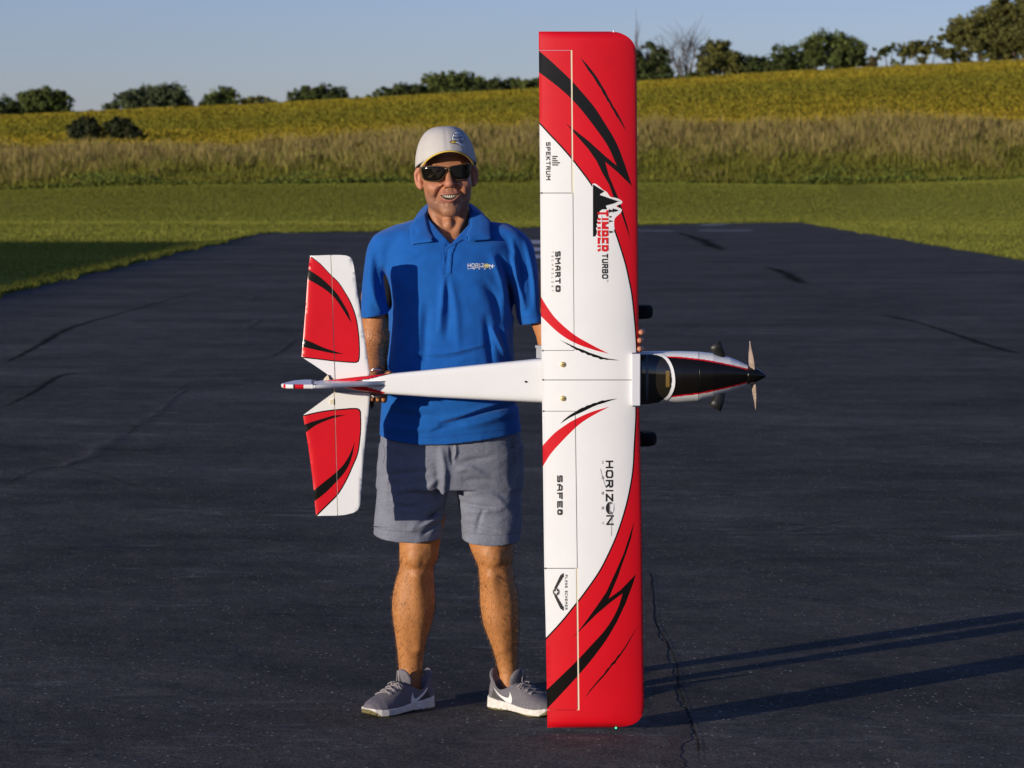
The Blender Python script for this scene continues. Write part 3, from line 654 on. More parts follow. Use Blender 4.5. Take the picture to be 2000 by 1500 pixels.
artL = [(C2 + [(1040,1262),(1040,1440),(1270,1440),(1270,780)], 1), (stroke(C2, 2.6, 0.4), 2),
 ([(1239,1017),(1233,1050),(1225,1075),(1207,1126),(1189,1169),(1212.5,1152),(1242.5,1121),(1236.5,1140),(1222,1178.4),(1205,1214.5)] + spl([(1205,1214.5),(1183.7,1250.5),(1155,1289),(1133,1315),(1102,1349),(1066,1387)], 5)[1:]
  + spl([(1066,1349),(1109,1308),(1133,1284),(1155,1260),(1179,1233.7),(1195.7,1209.6),(1207.7,1185.6),(1216,1159)], 5) + [(1193,1176),(1164.5,1200),(1135.6,1229),(1117.6,1246),(1132.6,1229),(1149,1207),(1167,1182),(1184.5,1156),(1202,1118),(1217.5,1083),(1230,1045)], 2),
 ([(1246,1221.6),(1236,1241),(1229,1253.5),(1221,1267),(1212.5,1280),(1205,1289),(1202,1295),(1195.7,1300),(1190,1308),(1179,1321.5),(1172,1329),(1159.6,1342.5),(1141.6,1364.5),(1152,1348),(1160,1338.5),(1172,1324),(1178,1318),(1186,1306),(1190,1303),(1194,1296),(1202,1288),(1206,1281),(1211,1277),(1220,1264),(1228,1251),(1235,1240)], 2),
 (spl([(1054,876),(1060.6,869.4),(1082,846.7),(1105,829.7),(1124,818.4),(1154.7,804.8),(1191.5,793.8)], 5) + spl([(1191.5,793.8),(1166,807),(1143,820.7),(1124,835.4),(1098,861.4),(1077.6,884),(1067,900),(1056,918)], 5)[1:], 1),
 ([(1094,828),(1101,820),(1109,813.5),(1116,808.5),(1124,804),(1130,800),(1136.5,796.3),(1142,795),(1146,792),(1152.4,790.6),(1160,787),(1165,786.5),(1170.5,784),(1176,782),(1182,782),(1188,780.5),(1207,778.3),(1190,783.5),(1179.6,787.2),(1168,790.5),(1157,795),(1148,799.5),(1138.8,804),(1130,808),(1120.7,812),(1112,816.5),(1104.8,821)], 2)]
# tree silhouette emblem behind the TIMBER lettering: white outline, black mass
em_white = spl([(1157,359.5),(1162,358.5),(1170,364),(1178,371),(1185,375),(1190,382),(1194,385),(1203,386.5),(1211,390),(1215.5,394),(1213.5,398),(1206,401),(1204,404)], 4) + spl([(1204,404),(1212,407),(1214.5,411),(1211,417),(1204,423),(1200,429),(1199.5,440),(1200.5,448)], 4) + [(1192,452),(1188,470),(1165,470),(1157,465)]
em_black = [(1158,361),(1161,361)]
def serr(a, b, n, amp):                                   # jagged fir-tree edge
    out = []
    for i in range(n):
        t = (i + .5) / n; dx, dy = b[0]-a[0], b[1]-a[1]; l = math.hypot(dx, dy)
        out.append((a[0] + dx*i/n, a[1] + dy*i/n)); out.append((a[0] + dx*t - dy/l*amp, a[1] + dy*t + dx/l*amp))
    return out
em_black = [(1158,360.5)] + serr((1161,361), (1182,374), 7, 1.2) + serr((1182,374), (1172,380), 4, 1.0) + serr((1172,380), (1189,386), 6, 1.2) + serr((1189,386), (1210.5,393), 8, 1.3) + serr((1210.5,393), (1200,398), 4, 1.4) + serr((1200,398), (1182,403), 6, 1.4) + [(1186,409),(1176,409),(1171,413),(1173,417),(1168,421),(1169,425),(1166,430),(1168,434),(1165,438),(1167,442),(1164,446),(1166,451),(1166,455),(1163,462),(1158,462)]
smalltrees = []
for (bx, by, tx, hw) in ((1189,412,1199,4.5),(1196,411,1208,5.0),(1190,423.5,1196,2.6),(1189.5,432,1198,2.8),(1190,453,1199.5,3.2)):
    smalltrees.append(([(bx,by-1),(bx+1,by-hw),(bx+(tx-bx)*.35,by-hw*.35),(bx+(tx-bx)*.4,by-hw*.75),(bx+(tx-bx)*.65,by-hw*.25),(bx+(tx-bx)*.68,by-hw*.5),(tx,by),(bx+(tx-bx)*.68,by+hw*.5),(bx+(tx-bx)*.65,by+hw*.25),(bx+(tx-bx)*.4,by+hw*.75),(bx+(tx-bx)*.35,by+hw*.35),(bx+1,by+hw),(bx,by+1)], 2))
artU += [(em_white, 0), (em_black, 2)] + smalltrees

def te(y): return float(lerp_tab(TE, y))
def le(y): return float(lerp_tab(LE, y))
g = 1.0
tipU = [(1052,61.5),(1197,61.5)] + spl([(1197,61.5),(1210,64),(1224,70.5),(1234.5,80),(1240.5,91),(1243,104)], 4)[1:]
tipL = spl([(1258,1376),(1256.5,1391),(1250,1404),(1238,1413.5),(1222,1418.5),(1203,1420.5)], 4) + [(1069,1421)]
hU, hL = 1118.0, 1129.0
def hx(y): return float(np.interp(y, [98,377,684,803,1110,1387], [1117,1119.5,1122,1124,1128,1131]))
upper = tipU + [(le(y), y) for y in (200,300,400,560,640,688)] + [(1234.5,689),(1234,741.4),(1058,741.4),(te(685),685),(hx(685),685),(hx(377)+.3,377),(hx(98)+.6,98),(te(98),98)]
lower = [(1058.2,742.8),(1234.5,742.8),(1235.5,794),(1249.2,796)] + [(le(y), y) for y in (900,1000,1150,1300)] + tipL + [(te(1387),1387),(hx(1387)+.6,1387),(hx(1110)+.3,1110),(hx(803)+.3,802.6),(te(802),802.6)]
WXS = np.concatenate([np.arange(1056, 1200, 9), np.arange(1200, 1236, 4), np.arange(1236, 1262, 1.3)])
pu = panel('wing_panel', upper, artU, WRB, wing_top, wing_bot, plane, xs=WXS, gx=(8, 12))
pl = panel('wing_panel', lower, artL, WRB, wing_top, wing_bot, plane, xs=WXS, gx=(8, 12))
pu['label'] = 'upper wing half with the big lightning slash'; pl['label'] = 'lower wing half standing on the ground'
def strip_region(y0, y1, dx=1.6, gp=.7):
    ys = np.linspace(y0 + gp, y1 - gp, 8)
    return [(te(y), y) for y in ys] + [(hx(y) - dx, y) for y in ys[::-1]]
XS2 = np.arange(1060, 1135, 9)
for nm, a, b, art, dx in (('aileron',98,377,artU,3.0),('flap',377,684.6,artU,1.1),('flap',803,1110,artL,1.1),('aileron',1110,1387,artL,3.0)):
    panel(nm, strip_region(a, b, dx), art, WRB, wing_top, wing_bot, plane, xs=XS2, gx=(9, 14))
# pale hinge strips showing in the gaps
for a, b in ((98,377),(1110,1387)):
    ys = np.linspace(a, b, 6)
    rg = [(hx(y)-4.5, y) for y in ys] + [(hx(y)+.8, y) for y in ys[::-1]]
    panel('hinge_strip', rg, [], [M['cream']], lambda x, y: wing_top(x, y) + .0012, lambda x, y: wing_bot(x, y) - .001, plane, gx=(3, 20))
for a, b in ((377,685),(803,1110)):
    ys = np.linspace(a, b, 6)
    rg = [(hx(y)-3, y) for y in ys] + [(hx(y)+1, y) for y in ys[::-1]]
    panel('hinge_strip', rg, [], [M['cream']], lambda x, y: wing_top(x, y) + .006, lambda x, y: wing_bot(x, y) - .004, plane, gx=(3, 20))
# gap fillers at the ends of the flaps and at the wing joint
for (y, x0, x1) in ((741.9,1058,1234),(684.8,te(685),hx(685)),(803,te(803),hx(803)),(377,te(377),hx(377)),(1110,te(1110),hx(1110))):
    panel('joint_rib', [(x0+1,y-1.5),(x1,y-1.5),(x1,y+1.5),(x0+1,y+1.5)], [], [M['darkgap']], lambda x, y: wing_top(x, y) + .004, lambda x, y: wing_bot(x, y) - .004, plane, gx=(9, 20))
# nylon wing bolts
for bx, by in ((1099.5,711.8),(1099.8,778.2)):
    c = Vector(P(bx, by, float(wing_top(bx, by)))); d = Vector((0, -1, 0))
    m = MB(); m.lathe(c + Vector((0,.002,0)), d, [(0,.0082),(.0045,.0080),(.0062,.0068),(.0066,0)], 24)
    bo = m.build('wing_bolt', M['brass'], plane)
    s_ = MB().box((c.x-.0055, c.y-.0052, c.z-.0009), (c.x+.0055, c.y-.0047, c.z+.0009)).build('screw_slot', M['darkgap'], bo, False)
# navigation lights on the tips
c = P(1203, 1420.5, YW - .002); MB().lathe(c + Vector((0,0,.003)), (0,0,-1), [(0,.003),(.005,.003),(.007,.002),(.008,0)], 16).build('navigation_light', mat('green_lens', (.03,.75,.35), .15, .5, emit=((.05,1,.45), 1.2)), plane)
c = P(1199, 62, YW - .002); MB().lathe(c - Vector((0,0,.003)), (0,0,1), [(0,.003),(.005,.003),(.007,.002),(.008,0)], 16).build('navigation_light', mat('clear_lens', (.75,.75,.78), .1, .6), plane)

# ------------------------------------------------------------------ lettering laid on a surface
# stroke glyphs (unit box .62 x 1) used for printed lettering
GL = {'T':[[(0,1),(.62,1)],[(.31,1),(.31,0)]],'I':[[(.31,1),(.31,0)]],'M':[[(0,0),(0,1),(.31,.45),(.62,1),(.62,0)]],'B':[[(0,0),(0,1),(.5,1),(.6,.88),(.6,.64),(.5,.53),(0,.53)],[(.5,.53),(.62,.42),(.62,.12),(.5,0),(0,0)]],
 'E':[[(.62,1),(0,1),(0,0),(.62,0)],[(0,.5),(.52,.5)]],'R':[[(0,0),(0,1),(.5,1),(.62,.86),(.62,.62),(.5,.48),(0,.48)],[(.34,.48),(.62,0)]],'U':[[(0,1),(0,.12),(.12,0),(.5,0),(.62,.12),(.62,1)]],
 'O':[[(.14,0),(0,.16),(0,.84),(.14,1),(.48,1),(.62,.84),(.62,.16),(.48,0),(.14,0)]],'S':[[(.62,1),(.1,1),(0,.9),(0,.6),(.1,.5),(.52,.5),(.62,.4),(.62,.1),(.52,0),(0,0)]],'P':[[(0,0),(0,1),(.52,1),(.62,.9),(.62,.55),(.52,.45),(0,.45)]],
 'K':[[(0,1),(0,0)],[(.6,1),(.12,.5),(.62,0)],[(0,.5),(.12,.5)]],'A':[[(0,0),(0,.5),(.2,1),(.52,1),(.62,.88),(.62,0)],[(0,.38),(.62,.38)]],'F':[[(.62,1),(0,1),(0,0)],[(0,.5),(.5,.5)]],'H':[[(0,0),(0,1)],[(.62,0),(.62,1)],[(0,.5),(.62,.5)]],
 'Z':[[(0,1),(.62,1),(0,0),(.62,0)]],'N':[[(0,0),(0,1),(.62,0),(.62,1)]],'Y':[[(0,1),(.31,.5),(.62,1)],[(.31,.5),(.31,0)]],'C':[[(.62,1),(.12,1),(0,.88),(0,.12),(.12,0),(.62,0)]],'L':[[(0,1),(0,0),(.56,0)]],'G':[[(.62,1),(.12,1),(0,.88),(0,.12),(.12,0),(.62,0),(.62,.45),(.35,.45)]],' ':[]}
GLW = {'I': .12, 'M': .78, 'N': .68, 'O': .66, ' ': .3}
GL['I'] = [[(.31,1),(.31,0)]]

def ink(name, polys, m, parent, surf=None, lift=.0007, g_=7):
    """union of overlapping printed polygons as one conforming sheet"""
    pts = []; ed = []
    for p in polys:
        q = len(pts); pts += p; ed += [(q+i, q+(i+1) % len(p)) for i in range(len(p))]
    v, _, f, *_ = delaunay_2d_cdt([Vector(p) for p in pts], ed, [], 0, 1e-4)
    f = np.array([q for q in f if len(q) == 3]); v2 = np.array([(a.x, a.y) for a in v]); c = v2[f].mean(1); kp = np.zeros(len(f), bool)
    for p in polys: kp |= inpoly(c[:, 0], c[:, 1], p)
    f = f[kp]; a, b, d = v2[f[:, 0]], v2[f[:, 1]], v2[f[:, 2]]
    fl = ((b[:, 0]-a[:, 0])*(d[:, 1]-a[:, 1]) - (b[:, 1]-a[:, 1])*(d[:, 0]-a[:, 0])) > 0; f[fl] = f[fl][:, ::-1]
    Y = (surf or wing_top)(v2[:, 0], v2[:, 1]) - lift
    return build(name, Pn(v2[:, 0], v2[:, 1], Y), [tuple(t) for t in f], m, parent, smooth=False)
def glyph_side(s, xb, xt, y0, y1, wt, italic=0, gap=.35, wmul=1.0):
    """letters read downwards, tops towards +x; strokes wt px wide"""
    xb += wt/2; xt -= wt/2; y0 += wt*wmul/2; y1 -= wt*wmul/2
    W_ = sum(GLW.get(c, .62) + gap for c in s) - gap; sc = (y1-y0)/W_; H_ = xt-xb; out = []; x = 0
    for c in s:
        gw = GLW.get(c, .62)
        for ln in GL.get(c, []):
            pts = [(xb + b*H_, y0 + (x + (gw/2 if c == 'I' else a*gw/.62))*sc + italic*(b-.5)*H_) for a, b in ln]
            for i in range(len(pts)-1):
                p, q = pts[i], pts[i+1]; dx, dy = q[0]-p[0], q[1]-p[1]; l = math.hypot(dx, dy) or 1; ux, uy = dx/l, dy/l
                hw = wt/2*(wmul*abs(ux) + abs(uy)) if False else wt/2; hw = wt/2*(1 + (wmul-1)*abs(ux)); e = wt/2*(1 + (wmul-1)*abs(uy))*.98
                nx, ny = -uy*hw, ux*hw; ux *= e; uy *= e
                out.append([(p[0]-ux+nx, p[1]-uy+ny), (q[0]+ux+nx, q[1]+uy+ny), (q[0]+ux-nx, q[1]+uy-ny), (p[0]-ux-nx, p[1]-uy-ny)])
        x += gw + gap
    return out
def flat_poly(name, polys, m, parent, surf=None, lift=.0007):
    bm = bmesh.new()
    for p in polys:
        fc = bm.faces.new([bm.verts.new(tuple(P(x, y, float((surf or wing_top)(x, y)) - lift))) for x, y in p]); bmesh.ops.triangulate(bm, faces=[fc])
    bm.normal_update()
    V = [tuple(v.co) for v in bm.verts]; bm.verts.index_update(); Fc = [tuple(v.index for v in f.verts) for f in bm.faces]; bm.free()
    return build(name, V, Fc, m, parent, smooth=False)
ink('lettering', glyph_side('SPEKTRUM', 1066.3, 1075, 277.5, 352, 1.95, gap=.42), M['blacktxt'], pu)
bars = []
for i, L_ in enumerate((0,0)) : pass
for i, (xa, xb_) in enumerate(((1078.5,1089),(1078.5,1086),(1078.5,1089),(1078.5,1093.5),(1078.5,1090))):
    y = 304.5 + i*4.1; bars.append([(xa,y),(xb_,y),(xb_,y+2.4),(xa,y+2.4)])
flat_poly('logo_bars', bars, M['blacktxt'], pu)
ink('lettering', glyph_side('SMART', 1084.3, 1094.8, 491, 554, 2.8, -.1, .42), M['blacktxt'], pu)
ink('lettering', glyph_side('TECHNOLOGY', 1077, 1081.3, 491, 569, .75, gap=1.7), M['greytxt'], pu)
def rbox(x0, y0, x1, y1, r=2):
    return [(x0+r,y0),(x1-r,y0),(x1-r*.3,y0+r*.3),(x1,y0+r),(x1,y1-r),(x1-r*.3,y1-r*.3),(x1-r,y1),(x0+r,y1),(x0+r*.3,y1-r*.3),(x0,y1-r),(x0,y0+r),(x0+r*.3,y0+r*.3)]
flat_poly('logo_badge', [rbox(1084.8,557,1094.8,570.5,3)], M['blacktxt'], pu)
st = []
for k in range(4):
    a = k*math.pi/4; cx_, cy_ = 1089.8, 563.8; dx, dy = math.cos(a)*2.9, math.sin(a)*3.3; nx, ny = -math.sin(a)*.32, math.cos(a)*.32
    st.append([(cx_-dx+nx,cy_-dy+ny),(cx_+dx+nx,cy_+dy+ny),(cx_+dx-nx,cy_+dy-ny),(cx_-dx-nx,cy_-dy-ny)])
for k, q in enumerate(st): flat_poly('badge_ray', [q], M['whitetxt'], pu, lift=.0012+.0001*k)
# TIMBER: white keyline behind red block letters with a slit along the middle
ink('lettering', glyph_side('TIMBER', 1167, 1188.2, 410.5, 491, 4.4, gap=.50), M['redtxt'], pu, lift=.0010)
flat_poly('lettering_slit', [[(1173.6,420),(1175.2,420),(1175.2,491),(1173.6,491)]], M['whitetxt'], pu, lift=.0014)
ink('lettering', glyph_side('TURBO', 1175.8, 1187.5, 495.5, 544.5, 2.5, gap=.40), M['blacktxt'], pu)
ink('lettering', glyph_side('TM', 1185, 1188, 546, 550.5, .5), M['greytxt'], pu)
ink('lettering', glyph_side('HORIZ', 1183, 1197.5, 899.5, 979.5, 3.2, gap=.34), M['blacktxt'], pl)
ink('lettering', glyph_side('N', 1184, 1198.5, 1006, 1025.5, 3.2), M['blacktxt'], pl)
ring = [(1191.3 + 8.2*math.cos(a), 992.5 + 12.2*math.sin(a)) for a in np.linspace(0, 2*math.pi, 33)[:-1]]
rin = [(1192.0 + 6.6*math.cos(a), 992.8 + 10.6*math.sin(a)) for a in np.linspace(0, 2*math.pi, 33)[:-1]]
flat_poly('logo_ring', [ring], M['blacktxt'], pl); flat_poly('logo_disc', [rin], M['greytxt'], pl, lift=.001)
flat_poly('logo_disc', [[p for p in rin if p[0] < 1190.5]], M['blacktxt'], pl, lift=.0013)
flat_poly('logo_wedge', [[(1192,985),(1199,983),(1198,1001),(1192,998)]], M['whitetxt'], pl, lift=.0013)
flat_poly('logo_line', [stroke([(1172.5,916),(1177,932),(1183,952)], .35, .35)], M['greytxt'], pl, lift=.001); flat_poly('logo_line', [stroke([(1196,1002),(1194.5,1025),(1194,1047)], .35, .35)], M['greytxt'], pl, lift=.001)
for ch, y in zip('HOBBY', (900, 930.5, 960.5, 989.5, 1019)): ink('lettering', glyph_side(ch, 1175.2, 1179.4, y, y+5.5, .8), M['greytxt'], pl)
ink('lettering', glyph_side('SAFE', 1088, 1098.8, 928.5, 992, 2.9, -.05, .36), M['blacktxt'], pl)
flat_poly('logo_badge', [rbox(1088.3,994.5,1099,1006,3)], M['blacktxt'], pl)
flat_poly('badge_knot', [[(1091,997.5),(1096,1000.3),(1091,1003.2),(1092.2,1000.3)]], M['whitetxt'], pl, lift=.0012)
ink('lettering', glyph_side('PLANE SCHEMER', 1103.4, 1108.2, 1122.5, 1190.5, 1.0, gap=.62), M['blacktxt'], pl)
cc_ = (1086.3, 1156)
flat_poly('emblem_ring', [[(cc_[0]+7*math.cos(a), cc_[1]+7.6*math.sin(a)) for a in np.linspace(0, 6.283, 25)[:-1]]], M['greytxt'], pl, lift=.0006)
flat_poly('emblem_disc', [[(cc_[0]+5.6*math.cos(a), cc_[1]+6.1*math.sin(a)) for a in np.linspace(0, 6.283, 25)[:-1]]], M['blacktxt'], pl, lift=.0009)
flat_poly('emblem_plane', [[(1082,1155.3),(1085.5,1155.2),(1086,1151.5),(1087.5,1151.5),(1087.6,1155),(1090.5,1155.3),(1090.5,1156.7),(1087.6,1157),(1087.5,1160.5),(1086,1160.5),(1085.5,1156.8),(1082,1156.7)]], M['whitetxt'], pl, lift=.0012)
for sg in (-1, 1):
    fe = []
    for k in range(5):
        t = k / 4; bx_ = 1085 + 2.2*k; by_ = cc_[1] + sg*(7 + 4.6*k)
        fe.append([(bx_-3.0, by_), (bx_+1.8, by_-sg*1.0), (bx_+4.6+k*.6, by_+sg*4), (bx_+4.8+k*.5, by_+sg*(14-k*.6)), (bx_+.8, by_+sg*7.5)])
    for k, q in enumerate(fe): flat_poly('emblem_feather', [q], M['blacktxt'], pl, lift=.0007+.00012*k)

# ------------------------------------------------------------------ fuselage
def fuse(name, rows, mats, colorf, parent, nseg=72, n_exp=4.0, xs=None, caps=True, pick=None):
    """rows: px, y_top, y_bot (photo pixels), Yfront, Yback (m), exponent"""
    rows = np.array(rows, float); xs = np.arange(rows[0, 0], rows[-1, 0] + .01, 2.0) if xs is None else xs
    cols = [np.interp(xs, rows[:, 0], rows[:, i]) for i in range(1, 6)]
    th = np.linspace(0, 2*np.pi, nseg, endpoint=False); V = []
    for i, x in enumerate(xs):
        yt, yb, yf, ybk, ex = (c[i] for c in cols)
        c_, s_ = np.cos(th), np.sin(th); e = 2/ex
        py = (yt+yb)/2 + (yb-yt)/2*np.sign(s_)*np.abs(s_)**e; Y = (yf+ybk)/2 - (ybk-yf)/2*np.sign(c_)*np.abs(c_)**e
        V.append(Pn(np.full(nseg, x), py, Y))
    V = np.concatenate(V); nx = len(xs); Fc = []
    for i in range(nx-1):
        for k in range(nseg):
            k2 = (k+1) % nseg; Fc.append((i*nseg+k, i*nseg+k2, (i+1)*nseg+k2, (i+1)*nseg+k))
    FA = np.array(Fc); cen = V[FA].mean(1)
    # pixel position of each face centre on the body as seen square-on
    t = (cen[:, 1]-CY); px = []; rel = cen - np.array([CX, CY, CZ]); b_ = (rel[:, 2]*cp + rel[:, 1]*sp)/(rel[:, 1]*cp - rel[:, 2]*sp); a_ = rel[:, 0]/(rel[:, 1]*cp - rel[:, 2]*sp)
    px = 1000 + F*a_; py = 750 - F*b_
    front = np.tile(np.cos(th + np.pi/nseg) > -.25, nx-1)
    mi = colorf(px, py, front)
    if pick is not None:
        kk = pick(px, py, front); FA = FA[kk]; mi = mi[kk]
    Fl = [tuple(q) for q in FA]; mi = list(mi)
    if caps: Fl.append(tuple(range(nseg))[::-1]); Fl.append(tuple((nx-1)*nseg + k for k in range(nseg))); mi += [mi[0], mi[-1]]
    return build(name, V, Fl, mats, parent, mi=mi)
YF = YW + .004
aft = [(628,743.5,748,YF+.060,YF+.075,3),(645,742,752,YF+.055,YF+.085,4),(700,735.5,763,YF+.045,YF+.10,5),(755,730,770,YF+.040,YF+.115,6),(842,721.5,776,YF+.034,YF+.125,7),(937,711.5,781,YF+.028,YF+.135,7),(1058,699.5,787,YF+.018,YF+.15,7),
       (1100,694,790,YF+.018,YF+.155,7),(1236,687,791,YF+.018,YF+.16,6)]
def col_aft(px, py, fr):
    mi = np.zeros(len(px), int)
    up = [(620,700),(706,700),(780,724),(766,729.5),(718,741),(690,744.5),(620,748)]; dn = [(620,748),(690,751),(720,757),(752,766),(742,772),(620,790)]
    mi[inpoly(px, py, up)] = 1; mi[inpoly(px, py, dn)] = 1
    bl = stroke([(690,745),(722,739.5),(770,727.5),(860,718.5)], .9, .5); mi[inpoly(px, py, bl)] = 2
    return mi
fuselage = fuse('fuselage', aft, WRB, col_aft, plane, xs=np.arange(628, 1236.1, 2.0))
# small hole and screw marks on the deck
flat_poly('cooling_hole', [[(1024,745),(1027,743.4),(1031,746),(1027,748)]], M['black'], fuselage, surf=lambda x, y: YF+.0195+0*x)
nose = [(1236,687,791,YF+.018,YF+.16,4),(1250,686.5,791,YF+.012,YF+.16,3.2),(1300,685.5,787.5,YF+.004,YF+.16,2.6),(1330,685.8,786.8,YF+.000,YF+.158,2.4),(1365,686.8,784.4,YF+.000,YF+.152,2.3),(1393,689.8,777,YF+.006,YF+.143,2.2),(1427,698.5,765,YF+.022,YF+.122,2.1),(1445,706,757.5,YF+.032,YF+.108,2.0),(1461,713.8,750,YF+.043,YF+.094,2.0)]
st_u = [(1300,697),(1330,698.5),(1365.5,702.3),(1390,706),(1415,711),(1440,716.5),(1463,722)]
st_l = [(1307.5,775.5),(1330,772.5),(1365.5,768.3),(1404,760.6),(1435,753.5),(1463,745.5)]
blk = spl(st_u, 5) + spl(st_l, 5)[::-1] + spl([(1305,779),(1314,760),(1317,740),(1311,714),(1300,697)], 5)
def col_nose(px, py, fr):
    mi = np.zeros(len(px), int); mi[inpoly(px, py, blk) & fr] = 2
    mi[inpoly(px, py, stroke(spl(st_u, 5), 1.4, 1.4)) & fr] = 1; mi[inpoly(px, py, stroke(spl(st_l, 5), 1.4, 1.4)) & fr] = 1
    return mi
cowl_r = [r for r in nose]
fuse('forward_body', nose, WRB, col_nose, plane, nseg=240, xs=np.concatenate([np.arange(1236, 1364.6, .9), [1365.0]]))
cw = fuse('cowl', nose, WRB, col_nose, plane, nseg=240, xs=np.concatenate([[1365.9], np.arange(1366.5, 1461.1, .9)]))
fuse('cowl_seam', [(1364.9,687.6,783.6,YF+.0012,YF+.151,2.3),(1366.1,687.6,783.4,YF+.0012,YF+.151,2.3)], [M['darkgap']], lambda a, b, c: np.zeros(len(a), int), plane, nseg=60, xs=np.array([1364.9,1366.1]))
# windshield: dark tinted glass following the body, with a white arched rim
M['glass'] = mat('tinted_windshield', (.016,.014,.008), .06, .6, coat=.5)
gl_r = [(r[0], r[1]-.2, r[2]+.2, r[3]-.0016, r[4]+.0016, r[5]) for r in nose]
arch = [(1250.5,692)] + spl([(1279,692),(1297,700),(1308,718),(1311.5,738),(1310,758),(1301,776),(1286,786.5)], 6) + [(1250.5,791)]
fuse('windshield', gl_r, [M['glass']], lambda a, b, c: np.zeros(len(a), int), plane, nseg=200, xs=np.arange(1250, 1330, 1.0), caps=False, pick=lambda px, py, fr: inpoly(px, py, arch) & fr)
def on_nose(off):
    R_ = np.array(nose)
    def f(px, py):
        yt, yb, yf, yk, ex = (np.interp(px, R_[:, 0], R_[:, i]) for i in range(1, 6))
        s_ = np.clip(abs((py-(yt+yb)/2)/((yb-yt)/2)), 0, .999); return (yf+yk)/2 - (yk-yf)/2*(1-s_**ex)**(1/ex) - off
    return f
rimp = spl([(1275,689.5),(1290,692),(1304,703),(1312.5,720),(1316,740),(1314.5,758),(1306,775),(1290,788)], 8)
m = MB(); fn = on_nose(.0022)
pts = [Vector(P(x, y, float(fn(x, y)))) for x, y in rimp]
ring_o = panel('windshield_rim', stroke(rimp, 3.0, 2.6), [], [M['white']], on_nose(.0034), on_nose(-.002), plane, gx=(3, 4))
for xx, c_ in ((1264, mat('cabin_grey', (.07,.075,.085), .3)), (1304, mat('cabin_ochre', (.16,.10,.02), .4))):
    ww = 2.6 if xx == 1264 else 3.5; y0_, y1_ = (693, 789) if xx == 1264 else (724, 756)
    panel('cabin_post', [(xx-ww,y0_),(xx+ww,y0_),(xx+ww,y1_),(xx-ww,y1_)], [], [c_], on_nose(.0020), on_nose(.0005), plane, gx=(3, 4))
# grey cover over the front of the wing saddle
m = MB(); a0 = P(1234.3, 691.3, YW-.030); a1 = P(1250.3, 792.3, YW-.030)
bm = bmesh.new(); v_, f_ = box_vf((a0.x, YW-.031, a1.z), (a1.x, YW+.02, a0.z)); vv = [bm.verts.new(q) for q in v_]
for q in f_: bm.faces.new([vv[i] for i in q])
bmesh.ops.bevel(bm, geom=bm.edges[:], offset=.0018, segments=2, affect='EDGES', profile=.6)
bm.verts.index_update(); build('saddle_cover', [tuple(v.co) for v in bm.verts], [tuple(v.index for v in f.verts) for f in bm.faces], mat('satin_white', (.66,.67,.70), .35), plane, smooth=False); bm.free()
# spinner, propeller
ax0 = P(1461, 732, YF+.068); ax1 = P(1497, 734, YF+.068); axd = (ax1-ax0); Ls = axd.length; axd.normalize(); rs = 18.6*SW
spn = MB().lathe(ax0, axd, [(-.003,rs*.95),(-.002,rs),(.0,rs)] + [(Ls*t, rs*(1-t**1.45)**.85) for t in np.linspace(.05, 1, 16)], 48).build('spinner', M['black'], plane)
M['wood'] = mat('prop_wood', (.40,.31,.25), .18, noise=(30, .25, 3, (1,1,4)), coat=.4)
for sg in (1, -1):
    hub = ax0 + axd*Ls*.25
    tip = P(1461.5 if sg > 0 else 1479, 664 if sg > 0 else 803, YF+.068)
    tip.y += -.055 if sg > 0 else .05
    d = (tip-hub); L_ = d.length; d.normalize(); V_ = []
    for i in range(17):
        t = i/16; tw = math.radians(62 - 44*t); ch = .0155*(1.0 + 1.2*math.sin(math.pi*min(t*1.15,1))**.8)*math.sqrt(max(1-t**5, .02)) * (.37 if sg > 0 else .30)
        cn = axd.cross(d).normalized(); cd = (cn*math.cos(tw) + axd*math.sin(tw)*(1 if sg > 0 else -1)).normalized(); nn = d.cross(cd).normalized()
        o_ = hub + d*L_*t
        for k in range(10):
            a = 2*math.pi*k/10; V_.append(o_ + cd*math.cos(a)*ch + nn*math.sin(a)*(.0028*(1-.6*t)+.0004))
    Fc = [(i*10+k, i*10+(k+1) % 10, (i+1)*10+(k+1) % 10, (i+1)*10+k) for i in range(16) for k in range(10)] + [tuple(160+k for k in range(10))]
    build('propeller_blade', V_, Fc, M['wood'], plane)
# exhaust stacks
for yy in ((692,671,1), (772,797.5,-1)):
    m = MB(); p0 = P(1401, yy[0], YF+.06); s = yy[2]
    pts = [P(1407, yy[0]+s*8, YF+.06), P(1406.5, yy[0], YF+.055), P(1402, (yy[0]*.5+yy[1]*.5), YF+.05), P(1395.5, yy[1]+s*.5, YF+.045)]
    prof = [(.0150,.012),(.0155,.012),(.0180,.0115),(.0205,.0105)]
    V_ = []; N = 20
    for i, p in enumerate(pts):
        tdir = (pts[min(i+1,3)]-pts[max(i-1,0)]).normalized(); u = Vector((0,1,0)); w_ = tdir.cross(u).normalized()
        for k in range(N):
            a = 2*math.pi*k/N; V_.append(p + w_*math.cos(a)*prof[i][0] + u*math.sin(a)*prof[i][1])
    for k in range(N):
        a = 2*math.pi*k/N; p = pts[3]; V_.append(p + w_*math.cos(a)*.0185 + u*math.sin(a)*.0088)
    for k in range(N):
        a = 2*math.pi*k/N; p = pts[2]; V_.append(p + w_*math.cos(a)*.015 + u*math.sin(a)*.007)
    Fc = [(i*N+k, i*N+(k+1) % N, (i+1)*N+(k+1) % N, (i+1)*N+k) for i in range(5) for k in range(N)]
    build('exhaust_stack', V_, Fc, M['exhaust'], plane)
